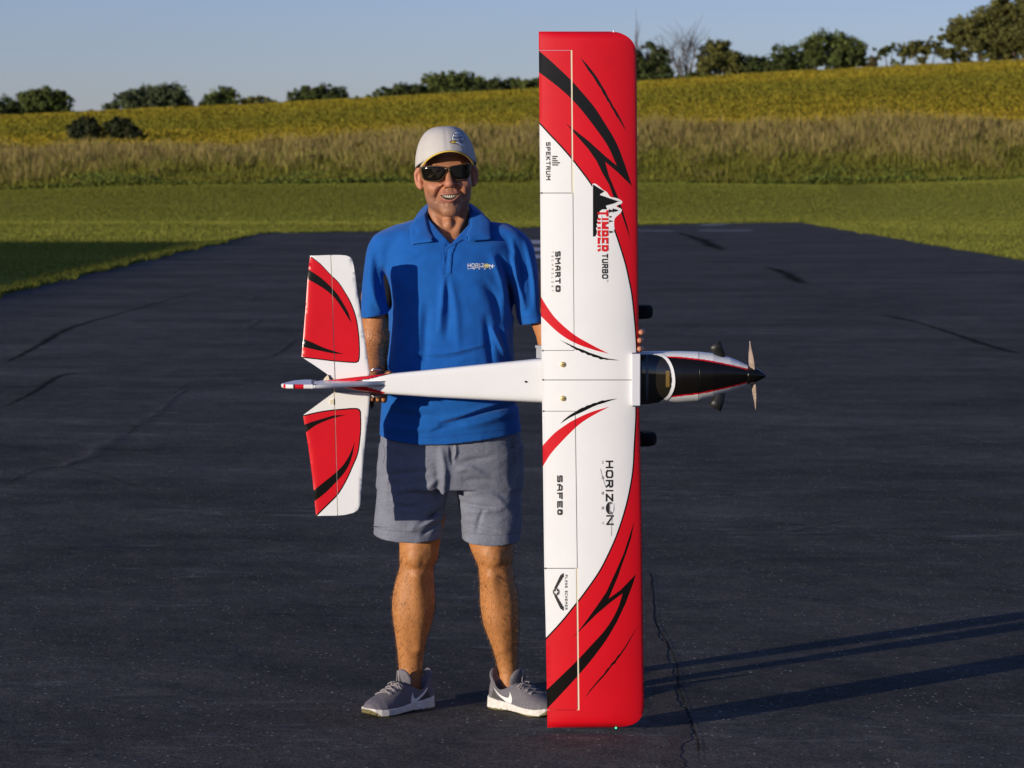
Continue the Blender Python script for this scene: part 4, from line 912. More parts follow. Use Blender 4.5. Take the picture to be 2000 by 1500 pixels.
# landing gear: two big rubber wheels standing behind the wing
for wy, wx1 in ((608.8,1275.5),(856.5,1283)):
    Yg = YW + .27; r = .062; s = (Yg-CY)/F; cx_ = wx1 - r/s
    c = P(cx_, wy, Yg); hw = 13.2*s
    legm = MB().tube([P(1180, 700 if wy < 740 else 780, YF+.14), P(1205, 660 if wy < 740 else 815, YF+.22), P(cx_, wy+(26 if wy < 740 else -26), Yg)], [.006,.005,.0045], 8)
    gear = legm.build('landing_gear_leg', M['metal'], plane)
    th = np.linspace(-math.pi/2, math.pi/2, 13)
    prof = [(-hw,.018),(-hw,.030)] + [(-hw+.011+hw*0 - .011*math.cos(a)*0, 0) for a in []]
    prof = [(-hw*.9,.022)] + [((hw-.012)*np.sign(math.sin(a))*abs(math.sin(a))**.5 + .012*math.sin(a), r-.016+.016*math.cos(a)**.7 if math.cos(a) > 0 else r-.016) for a in th] + [(hw*.9,.022)]
    whl = MB().lathe(c, (0,0,-1), [(-hw*.7,.001),(-hw*.7,.0225),(hw*.7,.0225),(hw*.7,.001)], 24).build('wheel', M['grey_plastic'], plane)
    MB().lathe(c, (0,0,-1), prof, 48).build('tyre', M['tire'], whl)
# pale fitting on the rear of the fuselage side near the wing
a = P(1045.5, 674.5, YF+.10); b = P(1058, 679, YF+.10); fit = MB().box((a.x,YF+.09,b.z),(b.x+.01,YF+.12,a.z))
a = P(1047.5, 679.2, YF+.10); b = P(1058, 699, YF+.10); fit.box((a.x,YF+.095,b.z),(b.x+.008,YF+.115,a.z)); fit.build('strut_fitting', M['grey_plastic'], plane, False)

# ------------------------------------------------------------------ tail
YS = YF + .090
def slab(th, edges_l, edges_r):
    def f(s):
        def g_(px, py):
            el_ = np.interp(py, [e[1] for e in edges_l], [e[0] for e in edges_l]); er_ = np.interp(py, [e[1] for e in edges_r], [e[0] for e in edges_r])
            d = np.minimum(np.clip((px-el_)/14.0, 0, 1), np.clip((er_-px)/5.0, 0, 1))
            return YS + s*th*(.25 + .75*np.sqrt(np.clip(d*(2-d), 0, 1)))
        return g_
    return f(-1), f(1)
hT = lambda y: float(np.interp(y, [498,746,766,1007], [646.3,654.6,653,659.6]))
stU = [(hT(498)+.8,498),(665,498),(676,499),(684,502),(688,507),(691,520),(698,570),(705,612),(712,656),(718,700),(723.5,737),(700,741),(655.4,745)]
elU = [(hT(498)-.8,498),(606,499.5),(603.5,515),(600.5,548),(597,600),(592,661),(589,697),(612,712),(634,727),(649,738),(653.6,740)]
edl = [(606,499),(600.5,548),(597,600),(592,661),(589,697),(589,800),(601.9,870.6),(610.4,934.6),(616.8,1007)]
edr = [(684,498),(688,507),(698,570),(712,656),(723.5,740),(723.4,766),(720,806),(715,849),(710.6,892),(705,966.6),(703,990),(697,1007)]
ft, fb = slab(.0042, edl, edr)
rU = [(598,503),(607,502)] + spl([(607,502),(626,517),(646,538),(660,552),(672,570),(684,592),(694,620),(699,650),(701,680),(700.6,698)], 5)[1:] + [(699,704),(696,706.2),(690,706.6)] + spl([(690,706.6),(680,706.2),(652,703.8),(620,700),(589,696.5)], 4)[1:] + [(580,696)]
bU = [(604,499.8)] + spl([(607,500),(626,515),(646,536),(661,550.5),(673.5,569),(685.8,591),(696,619),(701.2,650),(703.2,680),(702.8,699)], 5) + [(701,706),(697,708.6),(690,709)] + spl([(690,709),(680,708.4),(652,706),(620,702.2),(588,698.8)], 4)[1:] + [(580,697)]
sU1 = spl([(598,524),(605,528),(626,542),(646,560),(660,576),(670,592),(680,610),(687,631.5)], 4) + spl([(687,631.5),(678,618),(668,602),(652,580),(630,562),(598,543.5)], 4)[1:]
sU2 = spl([(585,659),(591.6,661),(610,669),(630,678),(650,685),(671.5,691.3)], 4) + spl([(671.5,691.3),(650,690),(620,684),(585,676)], 4)[1:]
artTU = [(bU, 2), (rU, 1), (sU1, 2), (sU2, 2)]
stL = [(hT(766)+.8,767),(723.4,767),(720,806.6),(715,849),(710.6,892),(705,966.6),(703.5,986),(699,996),(690,1001.5),(674,1005.5),(hT(1007)+.8,1007)]
elL = [(hT(766)-.8,767.5),(650,768),(620,790),(591.8,811),(596,836),(601.9,870.6),(610.4,934.6),(617,1007.5),(hT(1007)-.8,1007)]
rL = spl([(580,815.5),(592,813.2),(625,805.8),(653,802),(685,799.4)], 4) + [(695,799.2),(700,800.5),(702.6,805)] + spl([(702.6,805),(703.4,828),(702.3,853.6),(697.3,885.6),(687,911),(674.5,938.6),(658.8,964),(640.6,983),(617,1006)], 5)[1:] + [(600,1010)]
bL = spl([(580,813),(592,810.8),(625,803.4),(653,799.6),(685,796.8)], 4) + [(696,796.8),(702,798.5),(705.2,804)] + spl([(705.2,804),(705.7,828),(704.5,853.8),(699.6,886.4),(689.2,912),(676.6,939.8),(660.6,966),(642,985.4),(619,1008)], 5)[1:] + [(600,1012)]
sL1 = spl([(585,833),(593,830),(610,823.7),(631.7,817.3),(653,811.3),(676,810.6)], 4) + spl([(676,810.6),(653,816),(631.7,823.7),(614.6,832),(596,846),(590,852)], 4)[1:]
sL2 = spl([(692.8,863),(685,883.4),(674.4,902.6),(659.4,919.7),(636,938.9),(605,964)], 4) + spl([(605,985),(613.6,979.4),(636,962.3),(657,941),(672,924),(683,904.8),(689.3,885)], 4)
artTL = [(bL, 2), (rL, 1), (sL1, 2), (sL2, 2)]
panel('stabilizer', stU, artTU, WRB, ft, fb, plane, gx=(6, 10)); panel('stabilizer', stL, artTL, WRB, ft, fb, plane, gx=(6, 10))
panel('elevator', elU, artTU, WRB, ft, fb, plane, gx=(6, 10)); panel('elevator', elL, artTL, WRB, ft, fb, plane, gx=(6, 10))
panel('hinge_strip', [(hT(500)-1.4,500),(hT(500)+1.4,500),(hT(1005)+1.4,1005),(hT(1005)-1.4,1005)], [], [M['cream']], lambda x, y: YS-.0026+0*x, lambda x, y: YS+.002+0*x, plane, gx=(3, 30))
# fin and rudder, seen edge-on: profile in (px, distance towards the camera)
def finmesh(name, prof, th, zc, mats, mi_f=None):
    """prof: closed outline (px at the fin's own depth, Y); a slab about the fuselage axis with rounded edges"""
    W_ = [P(px, 745.5, Y) for px, Y in prof]; W_ = [(q.x, q.y) for q in W_]; n = len(W_)
    ar = sum(W_[i][0]*W_[(i+1) % n][1] - W_[(i+1) % n][0]*W_[i][1] for i in range(n))
    if ar < 0: W_ = W_[::-1]
    N_ = []
    for i in range(n):
        a, b = W_[i-1], W_[(i+1) % n]; dx, dy = b[0]-a[0], b[1]-a[1]; l = math.hypot(dx, dy) or 1; N_.append((dy/l, -dx/l))
    V_ = []; lay = [(-1, 1.0), (-.86, .45), (-.5, .1), (0, 0), (.5, .1), (.86, .45), (1, 1.0)]
    for s, k in lay:
        for (x, y), (nx, ny) in zip(W_, N_): V_.append((x - nx*.0042*k, y - ny*.0042*k, zc + s*th/2))
    L_ = len(lay); Fc = []
    for a in range(L_-1):
        for i in range(n): j = (i+1) % n; Fc.append((a*n+i, a*n+j, (a+1)*n+j, (a+1)*n+i))
    Fc.append(tuple(range(n))[::-1]); Fc.append(tuple((L_-1)*n+i for i in range(n)))
    mi = [0]*len(Fc)
    if mi_f:
        for i, q in enumerate(Fc[:-2]): mi[i] = mi_f(np.mean([V_[k] for k in q], 0))
    o = build(name, V_, Fc, mats, plane, mi=mi, smooth=True)
    for p in list(o.data.polygons)[-2:]: p.use_smooth = False
    return o
fin_top = YS - .185
zc = P(600, 755.2, fin_top).z
def arc(pts, n=6): return spl(pts, n)
fp = arc([(758, YF+.046), (742, YF+.030), (720, YF+.002), (700, YF-.018), (680, YF-.038), (660, YF-.058), (645, YF-.073), (629, YF-.086), (612, fin_top)], 5)
fp = fp + [(612, YS-.06), (640, YS+.01), (650, YS+.02), (700, YS+.0)]
def xpos(px, Y): return P(px, 745.5, Y).x
finmesh('fin', fp, .0125, zc, [M['white']])
rp = [(611.6, YS-.045), (611.6, fin_top)] + arc([(611.6, fin_top), (585, fin_top+.001), (565, fin_top+.006), (553, fin_top+.020), (549, fin_top+.045)], 4)[1:] + [(556, YS-.10), (572, YS-.02), (590, YS+.01), (611, YS+.02)]
x1, x2, x3, x4, x5 = (xpos(q, fin_top) for q in (553, 557, 572, 575, 593))
def rud(c):
    if x1 < c[0] < x2: return 1
    if x3 < c[0] < x4: return 2
    if x4 < c[0] < x5: return 1
    return 0
rp2 = []
for i in range(len(rp)):                                   # finer outline so the stripes have edges
    a = rp[i]; b = rp[(i+1) % len(rp)]; k = max(1, int(abs(a[0]-b[0])/1.5 + abs(a[1]-b[1])/.01)); rp2 += [(a[0]+(b[0]-a[0])*j/k, a[1]+(b[1]-a[1])*j/k) for j in range(k)]
finmesh('rudder', rp2, .0125, zc, WRB, rud)
# control horns, clevises and bracing fittings
def flatplate(name, outline, Y0, Y1, m, parent):
    V_ = [tuple(P(x, y, Y0)) for x, y in outline] + [tuple(P(x, y, Y1)) for x, y in outline]; n = len(outline)
    Fc = [tuple(range(n)), tuple(range(2*n-1, n-1, -1))] + [(i, i+n, (i+1) % n + n, (i+1) % n) for i in range(n)]
    return build(name, V_, Fc, m, parent, smooth=False)
flatplate('control_horn', [(627,750),(634,738),(640,732),(642,736),(645,748)], YS-.012, YS-.006, M['cream'], plane)
flatplate('servo_horn', [(644,782),(652,779),(652,791),(645,789)], YS-.0075, YS-.004, M['cream'], plane)
MB().tube([P(604,747,YS-.03),P(607,743.5,YS-.03),P(616,743,YS-.03),P(620,747,YS-.03),P(627,748,YS-.02)], .0011, 6).build('clevis', M['metal'], plane)
for yy, s in ((722.5, 1), (774, -1)):
    m = MB(); c = P(733, yy, YF+.09)
    m.tube([P(722, yy+s*2, YF+.09), P(729, yy, YF+.088), P(738, yy-s*1, YF+.088), P(746, yy+s*1.5, YF+.09)], [.002,.0032,.003,.0015], 8)
    m.tube([P(728, yy-s*4, YF+.086), P(730, yy, YF+.087), P(741, yy+s*2, YF+.088)], .0016, 6).build('brace_fitting', M['metal'], plane)
flatplate('shaded_hand_patch', [(722,776),(740,774),(733,788),(726,800),(722,792)], YF+.100, YF+.106, mat('shaded_hand', (.018,.012,.008), .8), plane)  # dark plate standing in for the hand in shade below the boom
# ================================================================== the man
def surface_nets(fn, lo, hi, h):
    """one smooth closed surface around fn < 0"""
    lo = np.array(lo, float); n = np.ceil((np.array(hi) - lo) / h).astype(int) + 1
    ax = [(lo[i] + h*np.arange(n[i])).astype(np.float32) for i in range(3)]
    X, Y, Z = np.meshgrid(*ax, indexing='ij'); D = fn(X, Y, Z).astype(np.float32)
    S = D < 0
    c = [S[i:n[0]-1+i, j:n[1]-1+j, k:n[2]-1+k] for i in (0,1) for j in (0,1) for k in (0,1)]
    cnt = sum(x.astype(np.int8) for x in c); act = (cnt > 0) & (cnt < 8)
    idx = np.full(act.shape, -1, np.int64); ii, jj, kk = np.nonzero(act); idx[ii, jj, kk] = np.arange(len(ii))
    acc = np.zeros((len(ii), 3)); num = np.zeros(len(ii))
    cor = [(i, j, k) for i in (0,1) for j in (0,1) for k in (0,1)]
    for a in range(8):
        for b in range(a+1, 8):
            ca, cb = cor[a], cor[b]
            if sum(abs(p-q) for p, q in zip(ca, cb)) != 1: continue
            da = D[ii+ca[0], jj+ca[1], kk+ca[2]]; db = D[ii+cb[0], jj+cb[1], kk+cb[2]]
            m = (da < 0) != (db < 0); t = np.where(m, da / np.where(m, da - db, 1), 0)
            p = np.array(ca) + t[:, None] * (np.array(cb) - np.array(ca)); acc += np.where(m[:, None], p, 0); num += m
    V = lo + h * (np.stack([ii, jj, kk], -1) + acc / num[:, None])
    Fs = []
    for axis in range(3):
        sl0 = [slice(None)]*3; sl1 = [slice(None)]*3; sl0[axis] = slice(0, -1); sl1[axis] = slice(1, None)
        A = S[tuple(sl0)]; B = S[tuple(sl1)]; ch = A != B
        o = [a for a in range(3) if a != axis]
        sh = list(ch.shape); m = np.zeros_like(ch); s_ = [slice(None)]*3; s_[o[0]] = slice(1, sh[o[0]]-1); s_[o[1]] = slice(1, sh[o[1]]-1); m[tuple(s_)] = True
        q = np.array(np.nonzero(ch & m)).T
        e0 = np.zeros(3, int); e0[o[0]] = 1; e1 = np.zeros(3, int); e1[o[1]] = 1
        g = lambda d: idx[q[:, 0]-d[0], q[:, 1]-d[1], q[:, 2]-d[2]]
        quad = np.stack([g(e0+e1), g(e1), g(0*e0), g(e0)], -1)
        fl = A[tuple(q.T)]
        if axis == 1: fl = ~fl
        quad[~fl] = quad[~fl][:, ::-1]; Fs.append(quad)
    Fq = np.concatenate(Fs); Fq = Fq[(Fq >= 0).all(1)]
    return V, Fq
def cap_(X, Y, Z, a, b, ra, rb, sy=1.0):
    a = np.array(a, float); b = np.array(b, float); d = b - a; L2 = (d*d).sum()
    t = np.clip(((X-a[0])*d[0] + (Y-a[1])*d[1] + (Z-a[2])*d[2]) / L2, 0, 1)
    return np.sqrt((X-a[0]-t*d[0])**2 + ((Y-a[1]-t*d[1])/sy)**2 + (Z-a[2]-t*d[2])**2) - (ra + t*(rb-ra))
def chain(X, Y, Z, pts, rad, k=.006):
    d = None
    for i in range(len(pts)-1):
        c = cap_(X, Y, Z, pts[i], pts[i+1], rad[i], rad[i+1]); d = c if d is None else smin(d, c, k)
    return d
def ell(X, Y, Z, c, r):
    x, y, z = (X-c[0]), (Y-c[1]), (Z-c[2])
    k0 = np.sqrt((x/r[0])**2 + (y/r[1])**2 + (z/r[2])**2); k1 = np.sqrt((x/r[0]**2)**2 + (y/r[1]**2)**2 + (z/r[2]**2)**2) + 1e-9
    return k0*(k0-1)/k1
def smin(a, b, k): h = np.clip(.5 + .5*(b-a)/k, 0, 1); return b + (a-b)*h - k*h*(1-h)
def smax(a, b, k): return -smin(-a, -b, k)
def zloft(X, Y, Z, rows, n=2.2, caps=True):
    """rows: (z, cx, cy, a, b)"""
    R = sorted(rows); R = np.array(spl(R, 5)); z = R[:, 0]
    o = np.argsort(z); R = R[o]; z = z[o]
    cx, cy, a, b = (np.interp(Z, z, R[:, i]) for i in range(1, 5))
    d = ((np.abs((X-cx)/a)**n + np.abs((Y-cy)/b)**n)**(1/n) - 1) * np.minimum(a, b)
    if caps: d = np.maximum(d, np.maximum(Z - z[-1], z[0] - Z))
    return d
def rows_px(rows):                                         # (py, pxL, pxR, Yc, b)
    out = []
    for py, l, r, yc, b in rows:
        A = P(l, py, yc); B = P(r, py, yc); out.append((A.z, (A.x+B.x)/2, yc, (B.x-A.x)/2, b))
    return out
man = empty('person', tuple(P(880, 1395, .05)), 'smiling man in grey cap, sunglasses, blue polo and grey shorts holding the model airplane', 'person')
M['skin'] = mat('skin', (.5,.25,.12), .52, .45, attr=True, noise=[(45, .05, 4), (300, .09, 3, (1,1,.35)), (500, .07, 2)], bump=[(420, .0009, (1,1,.5)), (70, .0014)], sss=.04)
M['shirt'] = mat('blue_polo_cloth', (.0035,.094,.37), .85, .25, noise=(30, .07), bump=[(700, .0005), (24, .003)], sheen=.12)
M['shorts'] = mat('grey_shorts_cloth', (.180,.192,.240), .9, .2, noise=[(260, .16, 2), (18, .08)], bump=[(500, .0006), (20, .004), (9, .006, (1,1,2.2))])
M['cap'] = mat('cap_cloth', (.49,.465,.435), .9, .2, noise=(30, .04), bump=[(600, .0004), (25, .002)])
M['knit'] = mat('shoe_knit', (.150,.140,.155), .9, .2, noise=[(240, .18, 2, (1,1,.4))], bump=[(420, .0012)])
M['sole'] = mat('shoe_sole', (.66,.62,.56), .7, .3, noise=(70, .12), bump=[(90, .0022)])
M['outsole'] = mat('gum_outsole', (.16,.14,.06), .8, .3, noise=(90, .4), bump=[(110, .004)])
s0 = 8.65 / F

# ---- head (local frame: x right, y back, z up; origin between the eyes)
HO = np.array(P(872, 338, 0.005)); yaw, roll = math.radians(5), math.radians(-3.2)
Rm = (Matrix.Rotation(roll, 3, 'Y') @ Matrix.Rotation(yaw, 3, 'Z')); RM = np.array(Rm)
def head_local(X, Y, Z):
    p = np.stack([X-HO[0], Y-HO[1], Z-HO[2]], -1) @ RM
    return p[..., 0], p[..., 1], p[..., 2]
def HW(p): return RM @ np.array(p, float) + HO                # local -> world
MW = .0280
def mouth_z(x): return -.0722 + .0072*(x/MW)**2
def head_sdf(x, y, z):
    d = ell(x, y, z, (0,.014,.038), (.0765,.097,.090))
    d = smin(d, ell(x, y, z, (0,-.018,-.032), (.0725,.075,.088)), .022)
    d = smin(d, ell(x, y, z, (0,-.026,-.076), (.0560,.062,.046)), .022)
    d = smin(d, ell(x, y, z, (0,-.078,-.1130), (.027,.020,.0185)), .022)
    for s in (-1, 1):
        d = smin(d, ell(x, y, z, (s*.0410,-.0700,-.040), (.0270,.0230,.0230)), .014)       # smiling cheeks
        d = smin(d, ell(x, y, z, (s*.043,-.008,-.070), (.013,.035,.024)), .022)          # jaw corners
    d = smin(d, cap_(x, y, z, (-.036,-.080,.021), (.036,-.080,.021), .0115, .0115), .012) # brow
    d = smin(d, ell(x, y, z, (0,-.086,-.066), (.031,.0165,.022)), .012)                   # muzzle
    for s in (-1, 1): d = smax(d, -ell(x, y, z, (s*.031,-.098,.001), (.017,.015,.011)), .010)
    d = smin(d, cap_(x, y, z, (0,-.088,.008), (0,-.1085,-.030), .0070, .0118), .008)       # nose
    d = smin(d, ell(x, y, z, (0,-.1095,-.0345), (.0138,.0115,.0098)), .006)
    for s in (-1, 1):
        d = smin(d, ell(x, y, z, (s*.0160,-.0985,-.0370), (.0085,.0105,.0080)), .005)
        d = smax(d, -ell(x, y, z, (s*.0065,-.1065,-.0445), (.0032,.0045,.003)), .002)
        # creases from nose to mouth corner and outside the mouth
        d = smax(d, -cap_(x, y, z, (s*.0185,-.1015,-.039), (s*.0365,-.0945,-.059), .0034, .0040), .006)
        d = smax(d, -cap_(x, y, z, (s*.0365,-.0945,-.059), (s*.0415,-.0835,-.080), .0040, .0028), .006)
    # lips, mouth opening
    up = np.stack([x], -1)
    hz = .0072*np.clip(1-(x/MW)**2, 0, 1)
    mz = mouth_z(x); yl = -.1005 + 10.5*x*x
    lip = np.sqrt((y-yl+.001)**2 + (z-(mz+hz+.0028))**2) - .0033*np.clip(1-(x/.035)**4, .05, 1); lip = np.where(np.abs(x) > .035, 1, lip)
    d = smin(d, lip, .004)
    lip = np.sqrt((y-yl)**2 + (z-(mz-hz-.0040))**2) - .0046*np.clip(1-(x/.032)**4, .05, 1); lip = np.where(np.abs(x) > .032, 1, lip)
    d = smin(d, lip, .004)
    op = np.maximum(np.abs(z-mz) - hz, y - (yl+.013)); op = np.where(np.abs(x) > MW, 1, op); op = np.where(y < -.13, 1, op)
    d = smax(d, -op, .0016)
    d = smin(d, cap_(x, y, z, (-.006,-.0885,-.0945), (.006,-.0885,-.0945), .0065, .0065), .006)  # below lower lip
    d = d
    # expression creases pressed into the front of the face
    m_ = (np.abs(d) < .02) & (y < -.02)
    if m_.any():
        ax_ = np.abs(x[m_]); zz = z[m_]; acc = np.zeros(ax_.shape)
        for pts, amp, w_ in (([(.0185,-.037),(.029,-.048),(.0375,-.064),(.0400,-.082)], .0036, .0042), ([(.030,-.034),(.0435,-.046),(.0490,-.062)], -.0040, .0085),
                             ([(-.002,-.0965),(.008,-.0965),(.014,-.0950)], .0018, .0060), ([(.0,-.110),(.010,-.111)], -.0022, .0120), ([(.012,-.050),(.013,-.055)], .0015, .004)):
            best = np.full(ax_.shape, 1e9)
            for i in range(len(pts)-1):
                a0, b0 = pts[i]; a1, b1 = pts[i+1]; dx, dz = a1-a0, b1-b0; tt_ = np.clip(((ax_-a0)*dx + (zz-b0)*dz)/(dx*dx+dz*dz), 0, 1)
                best = np.minimum(best, (ax_-a0-tt_*dx)**2 + (zz-b0-tt_*dz)**2)
            acc += amp*np.exp(-best/w_**2)
        d[m_] += acc
    # ears
    for s in (-1, 1):
        e = ell(x - s*.0015*0, y, z, (s*.0835,.012,-.010), (.0135,.0075,.0325))
        e = smax(e, -ell(x, y, z, (s*.088,.002,-.006), (.0065,.0065,.018)), .003)
        e = smin(e, ell(x, y, z, (s*.0790,.006,-.036), (.008,.006,.010)), .006)
        e = smin(e, cap_(x, y, z, (s*.079,.0075,.018), (s*.0915,.012,.002), .005, .0045), .006)
        d = smin(d, e, .005)
    return d
NK = [tuple(P(877, 400, .032)), tuple(P(877, 448, .040)), tuple(P(879, 480, .035))]
def neck_sdf(X, Y, Z):
    d = cap_(X, Y, Z, NK[0], NK[1], .0600, .0615)
    d = smin(d, cap_(X, Y, Z, NK[1], NK[2], .0615, .078), .03)
    # neck tendons and adam's apple
    for s in (-1, 1): d = smin(d, cap_(X, Y, Z, tuple(P(877+s*34, 412, -.005)), tuple(P(879+s*9, 464, -.040)), .010, .009), .016)
    d = smin(d, ell(X, Y, Z, tuple(P(877, 437, -.030)), (.012,.012,.016)), .014)
    ch = ell(X, Y, Z, tuple(P(879, 520, .015)), (.135,.090,.105))
    for s in (-1, 1): d = smin(d, cap_(X, Y, Z, tuple(P(879+s*8, 470, -.047)), tuple(P(879+s*75, 458, -.010)), .010, .010), .014)
    return smin(d, ch, .025)
def hn(X, Y, Z):
    x, y, z = head_local(X, Y, Z); return smin(head_sdf(x, y, z), neck_sdf(X, Y, Z), .016)
hv, hf = surface_nets(hn, (HO[0]-.125, -.135, HO[2]-.255), (HO[0]+.125, .145, HO[2]+.145), .0019)
# skin tint of the head
lx, ly, lz = head_local(hv[:, 0], hv[:, 1], hv[:, 2])
hc = np.tile(np.array([.37,.155,.072]), (len(hv), 1))
def blend(c, w_, col): w_ = np.clip(w_, 0, 1)[:, None]; return c*(1-w_) + np.array(col)*w_
fr = ly < -.02
hc = blend(hc, .5*np.exp(-(((np.abs(lx)-.038)/.022)**2 + ((lz+.036)/.02)**2)), (.56,.20,.12))
hc = blend(hc, .5*np.exp(-((lx/.016)**2 + ((lz+.034)/.014)**2))*(ly < -.09), (.58,.20,.13))
stub = np.clip(1.2 - np.abs(lz+.092)/.034, 0, 1)*(lz > -.13)*(np.abs(lx) < .07)*(ly < .0)*.50 + .26*np.exp(-((lx/.026)**2 + ((lz+.054)/.006)**2))*(ly < -.08)
hc = blend(hc, stub, (.20,.12,.085))
lipm = (np.exp(-(((lz-(mouth_z(lx)-.0125))/.0042)**2)) + np.exp(-(((lz-(mouth_z(lx)+.0112))/.0034)**2)))*(np.abs(lx) < .031)*(ly < -.080)
hc = blend(hc, .75*lipm, (.42,.13,.10))
inm = (np.abs(lz-mouth_z(lx)) < .0072*np.clip(1-(lx/MW)**2, 0, 1)*1.2)*(ly > -.097+10.5*lx**2)*(ly < -.07)*(np.abs(lx) < MW)
hc[inm > 0] = (.05,.015,.012)
hc = blend(hc, .7*(np.abs(lx) > .078)*(lz < .03), (.52,.20,.12))
hair = np.clip((lz-.012)/.012, 0, 1)*np.clip((ly+.012)/.02, 0, 1)*(np.abs(lx) < .079); hc = blend(hc, .8*hair, (.10,.075,.06))
# ---- arms with hands
def arm_mesh(pts, rad, fingers, palm, lo, hi, h=.0030):
    def fn(X, Y, Z):
        d = chain(X, Y, Z, pts, rad, .025)
        for a, b, ra, rb in palm: d = smin(d, cap_(X, Y, Z, a, b, ra, rb), .012)
        f = None
        for fp_, frd in fingers:
            c = chain(X, Y, Z, fp_, frd, .003); f = c if f is None else np.minimum(f, c)
        return smin(d, f, .005)
    return surface_nets(fn, lo, hi, h)
T3 = lambda *a: tuple(P(*a))
# viewer's right: hand closes round the leading edge from behind the wing
fing = []
for y0, yt, xt, xk in ((638,631,1231,1204),(650,648,1253,1213),(662,664,1250.5,1213),(675,680.5,1250,1210)):
    pk_ = .034 if xt < 1240 else 0
    fing.append(([T3(xk-14, (y0+yt)/2, YW+.070), T3(xk+16, yt, YW+.056), T3(xt-1, yt, YW+.030+pk_*.6), T3(xt+1, yt+.5, YW+.012+pk_), T3(xt-.5, yt+1, YW-.0050+pk_*1.4)], [.0108,.0102,.0096,.0092,.0082]))
fing.append(([T3(1165,655,YW+.085), T3(1185,634,YW+.060), T3(1200,622,YW+.038), T3(1208,612,YW+.030)], [.015,.0125,.0105,.0085]))
palm = [(T3(1160,660,YW+.10), T3(1202,646,YW+.072), .021,.014), (T3(1160,668,YW+.10), T3(1202,672,YW+.072), .021,.014), (T3(1165,664,YW+.10), T3(1200,660,YW+.074), .022,.016)]
av1, af1 = arm_mesh([T3(1008,490,.02), T3(1052,600,.0), T3(1082,672,-.02), T3(1108,672,-.10), T3(1150,666,YW+.115)], [.040,.040,.041,.040,.026], fing, palm, (P(985,0,0).x, YW-.03, P(0,715,-.1).z), (P(1275,0,YW).x, .09, P(0,450,.02).z))
# viewer's left: hand holds the tail boom from behind
fing = []
for i, x0 in enumerate((716, 728, 740, 751)):
    fing.append(([T3(x0+1, 752, -.190), T3(x0, 772, -.200), T3(x0-1, 781, -.226), T3(x0-2, 779+(.5*i), -.262+.004*i)], [.0105,.0098,.0090,.0075]))
fing.append(([T3(742,752,-.165), T3(752,738,-.195), T3(757,731,-.225), T3(760,729,-.245)], [.0150,.0120,.0105,.0085]))
palm = [(T3(722,752,-.160), T3(718,756,-.188), .020,.014), (T3(734,752,-.160), T3(748,756,-.188), .021,.014), (T3(730,752,-.155), T3(733,757,-.188), .022,.016)]
av2, af2 = arm_mesh([T3(752,490,.02), T3(736,580,.035), T3(729,672,.055), T3(728,720,-.030), T3(730,750,-.125)], [.052,.042,.0385,.036,.026], fing, palm, (P(690,0,-.1).x, -.290, P(0,800,-.25).z), (P(790,0,.0).x, .12, P(0,450,.02).z))
# ---- legs, hips, trunk under the clothes
LL = rows_px([(1000,772,872,.03,.078),(1030,777,866,.03,.072),(1060,780,859,.03,.064),(1090,780.5,855,.028,.061),(1107,781,847,.033,.056),(1140,772,848,.042,.058),(1175,766,850,.050,.062),(1210,767.5,845,.055,.058),(1240,772,836,.064,.049),(1270,776,829,.074,.041),(1300,779,825.5,.084,.037),(1325,780,826,.088,.040),(1350,780,830,.088,.044),(1372,776,834,.08,.05)])
LR = rows_px([(1000,896,1008,.03,.078),(1030,908,1004,.03,.072),(1065,917,1001,.03,.064),(1090,927,1001,.028,.061),(1107,934,1000,.033,.056),(1140,937,1007,.042,.058),(1175,938,1013,.050,.062),(1215,943.5,1013,.055,.058),(1240,952,1012,.064,.049),(1270,963,1010,.074,.041),(1300,971,1010,.084,.037),(1325,974,1013,.088,.040),(1350,974,1018,.088,.044),(1372,972,1024,.08,.05)])
def legs(X, Y, Z):
    a = zloft(X, Y, Z, LL, 2.1); b = zloft(X, Y, Z, LR, 2.1)
    # knee caps, shin ridges, calf swell
    for kx, s in ((812, 1), (962, -1)):
        t = ell(X, Y, Z, T3(kx, 1088, -.026), (.023,.014,.028))
        m = smin(a if kx < 900 else b, t, .020)
        m = smin(m, cap_(X, Y, Z, T3(kx + s*2, 1125, -.015), T3(kx + s*4 - (0 if kx < 900 else -24), 1265, .040), .014, .010), .022)
        m = smax(m, -cap_(X, Y, Z, T3(kx+s*16, 1096, -.042), T3(kx+s*14, 1118, -.036), .006, .004), .016)
        m = smax(m, -cap_(X, Y, Z, T3(kx-s*16, 1114, -.040), T3(kx+s*12, 1118, -.040), .005, .005), .014)
        m = m
        if kx < 900: a = m
        else: b = m
    d = np.minimum(a, b)
    hip = zloft(X, Y, Z, rows_px([(700,768,992,.02,.100),(800,765,995,.02,.105),(880,762,998,.02,.098),(900,770,990,.03,.085)]), 2.4)
    d = d + .0012*fbm(X, Y, Z*.6, 38, 91, 2)
    d = smin(d, np.minimum(zloft(X, Y, Z, rows_px([(890,764,868,.02,.08),(1005,774,860,.03,.075)])), zloft(X, Y, Z, rows_px([(890,892,996,.02,.08),(1005,904,1006,.03,.075)]))), .01)
    d = smin(d, hip, .01) 
    tr = zloft(X, Y, Z, rows_px([(470,800,960,.03,.06),(500,775,985,.03,.085),(560,775,990,.02,.10),(720,775,985,.02,.10)]), 2.4)
    return smin(d, tr, .02)
gv, gf = surface_nets(legs, (P(750,0,0).x, -.10, .03), (P(1030,0,0).x, .14, P(0,465,.02).z), .0048)
gv[:, :] = gv
def tint(v, base):
    c = np.tile(np.array(base), (len(v), 1)); n_ = fbm(v[:, 0], v[:, 1], v[:, 2], 60, 77, 3)[:, None]; return c * (1 + .10*n_)
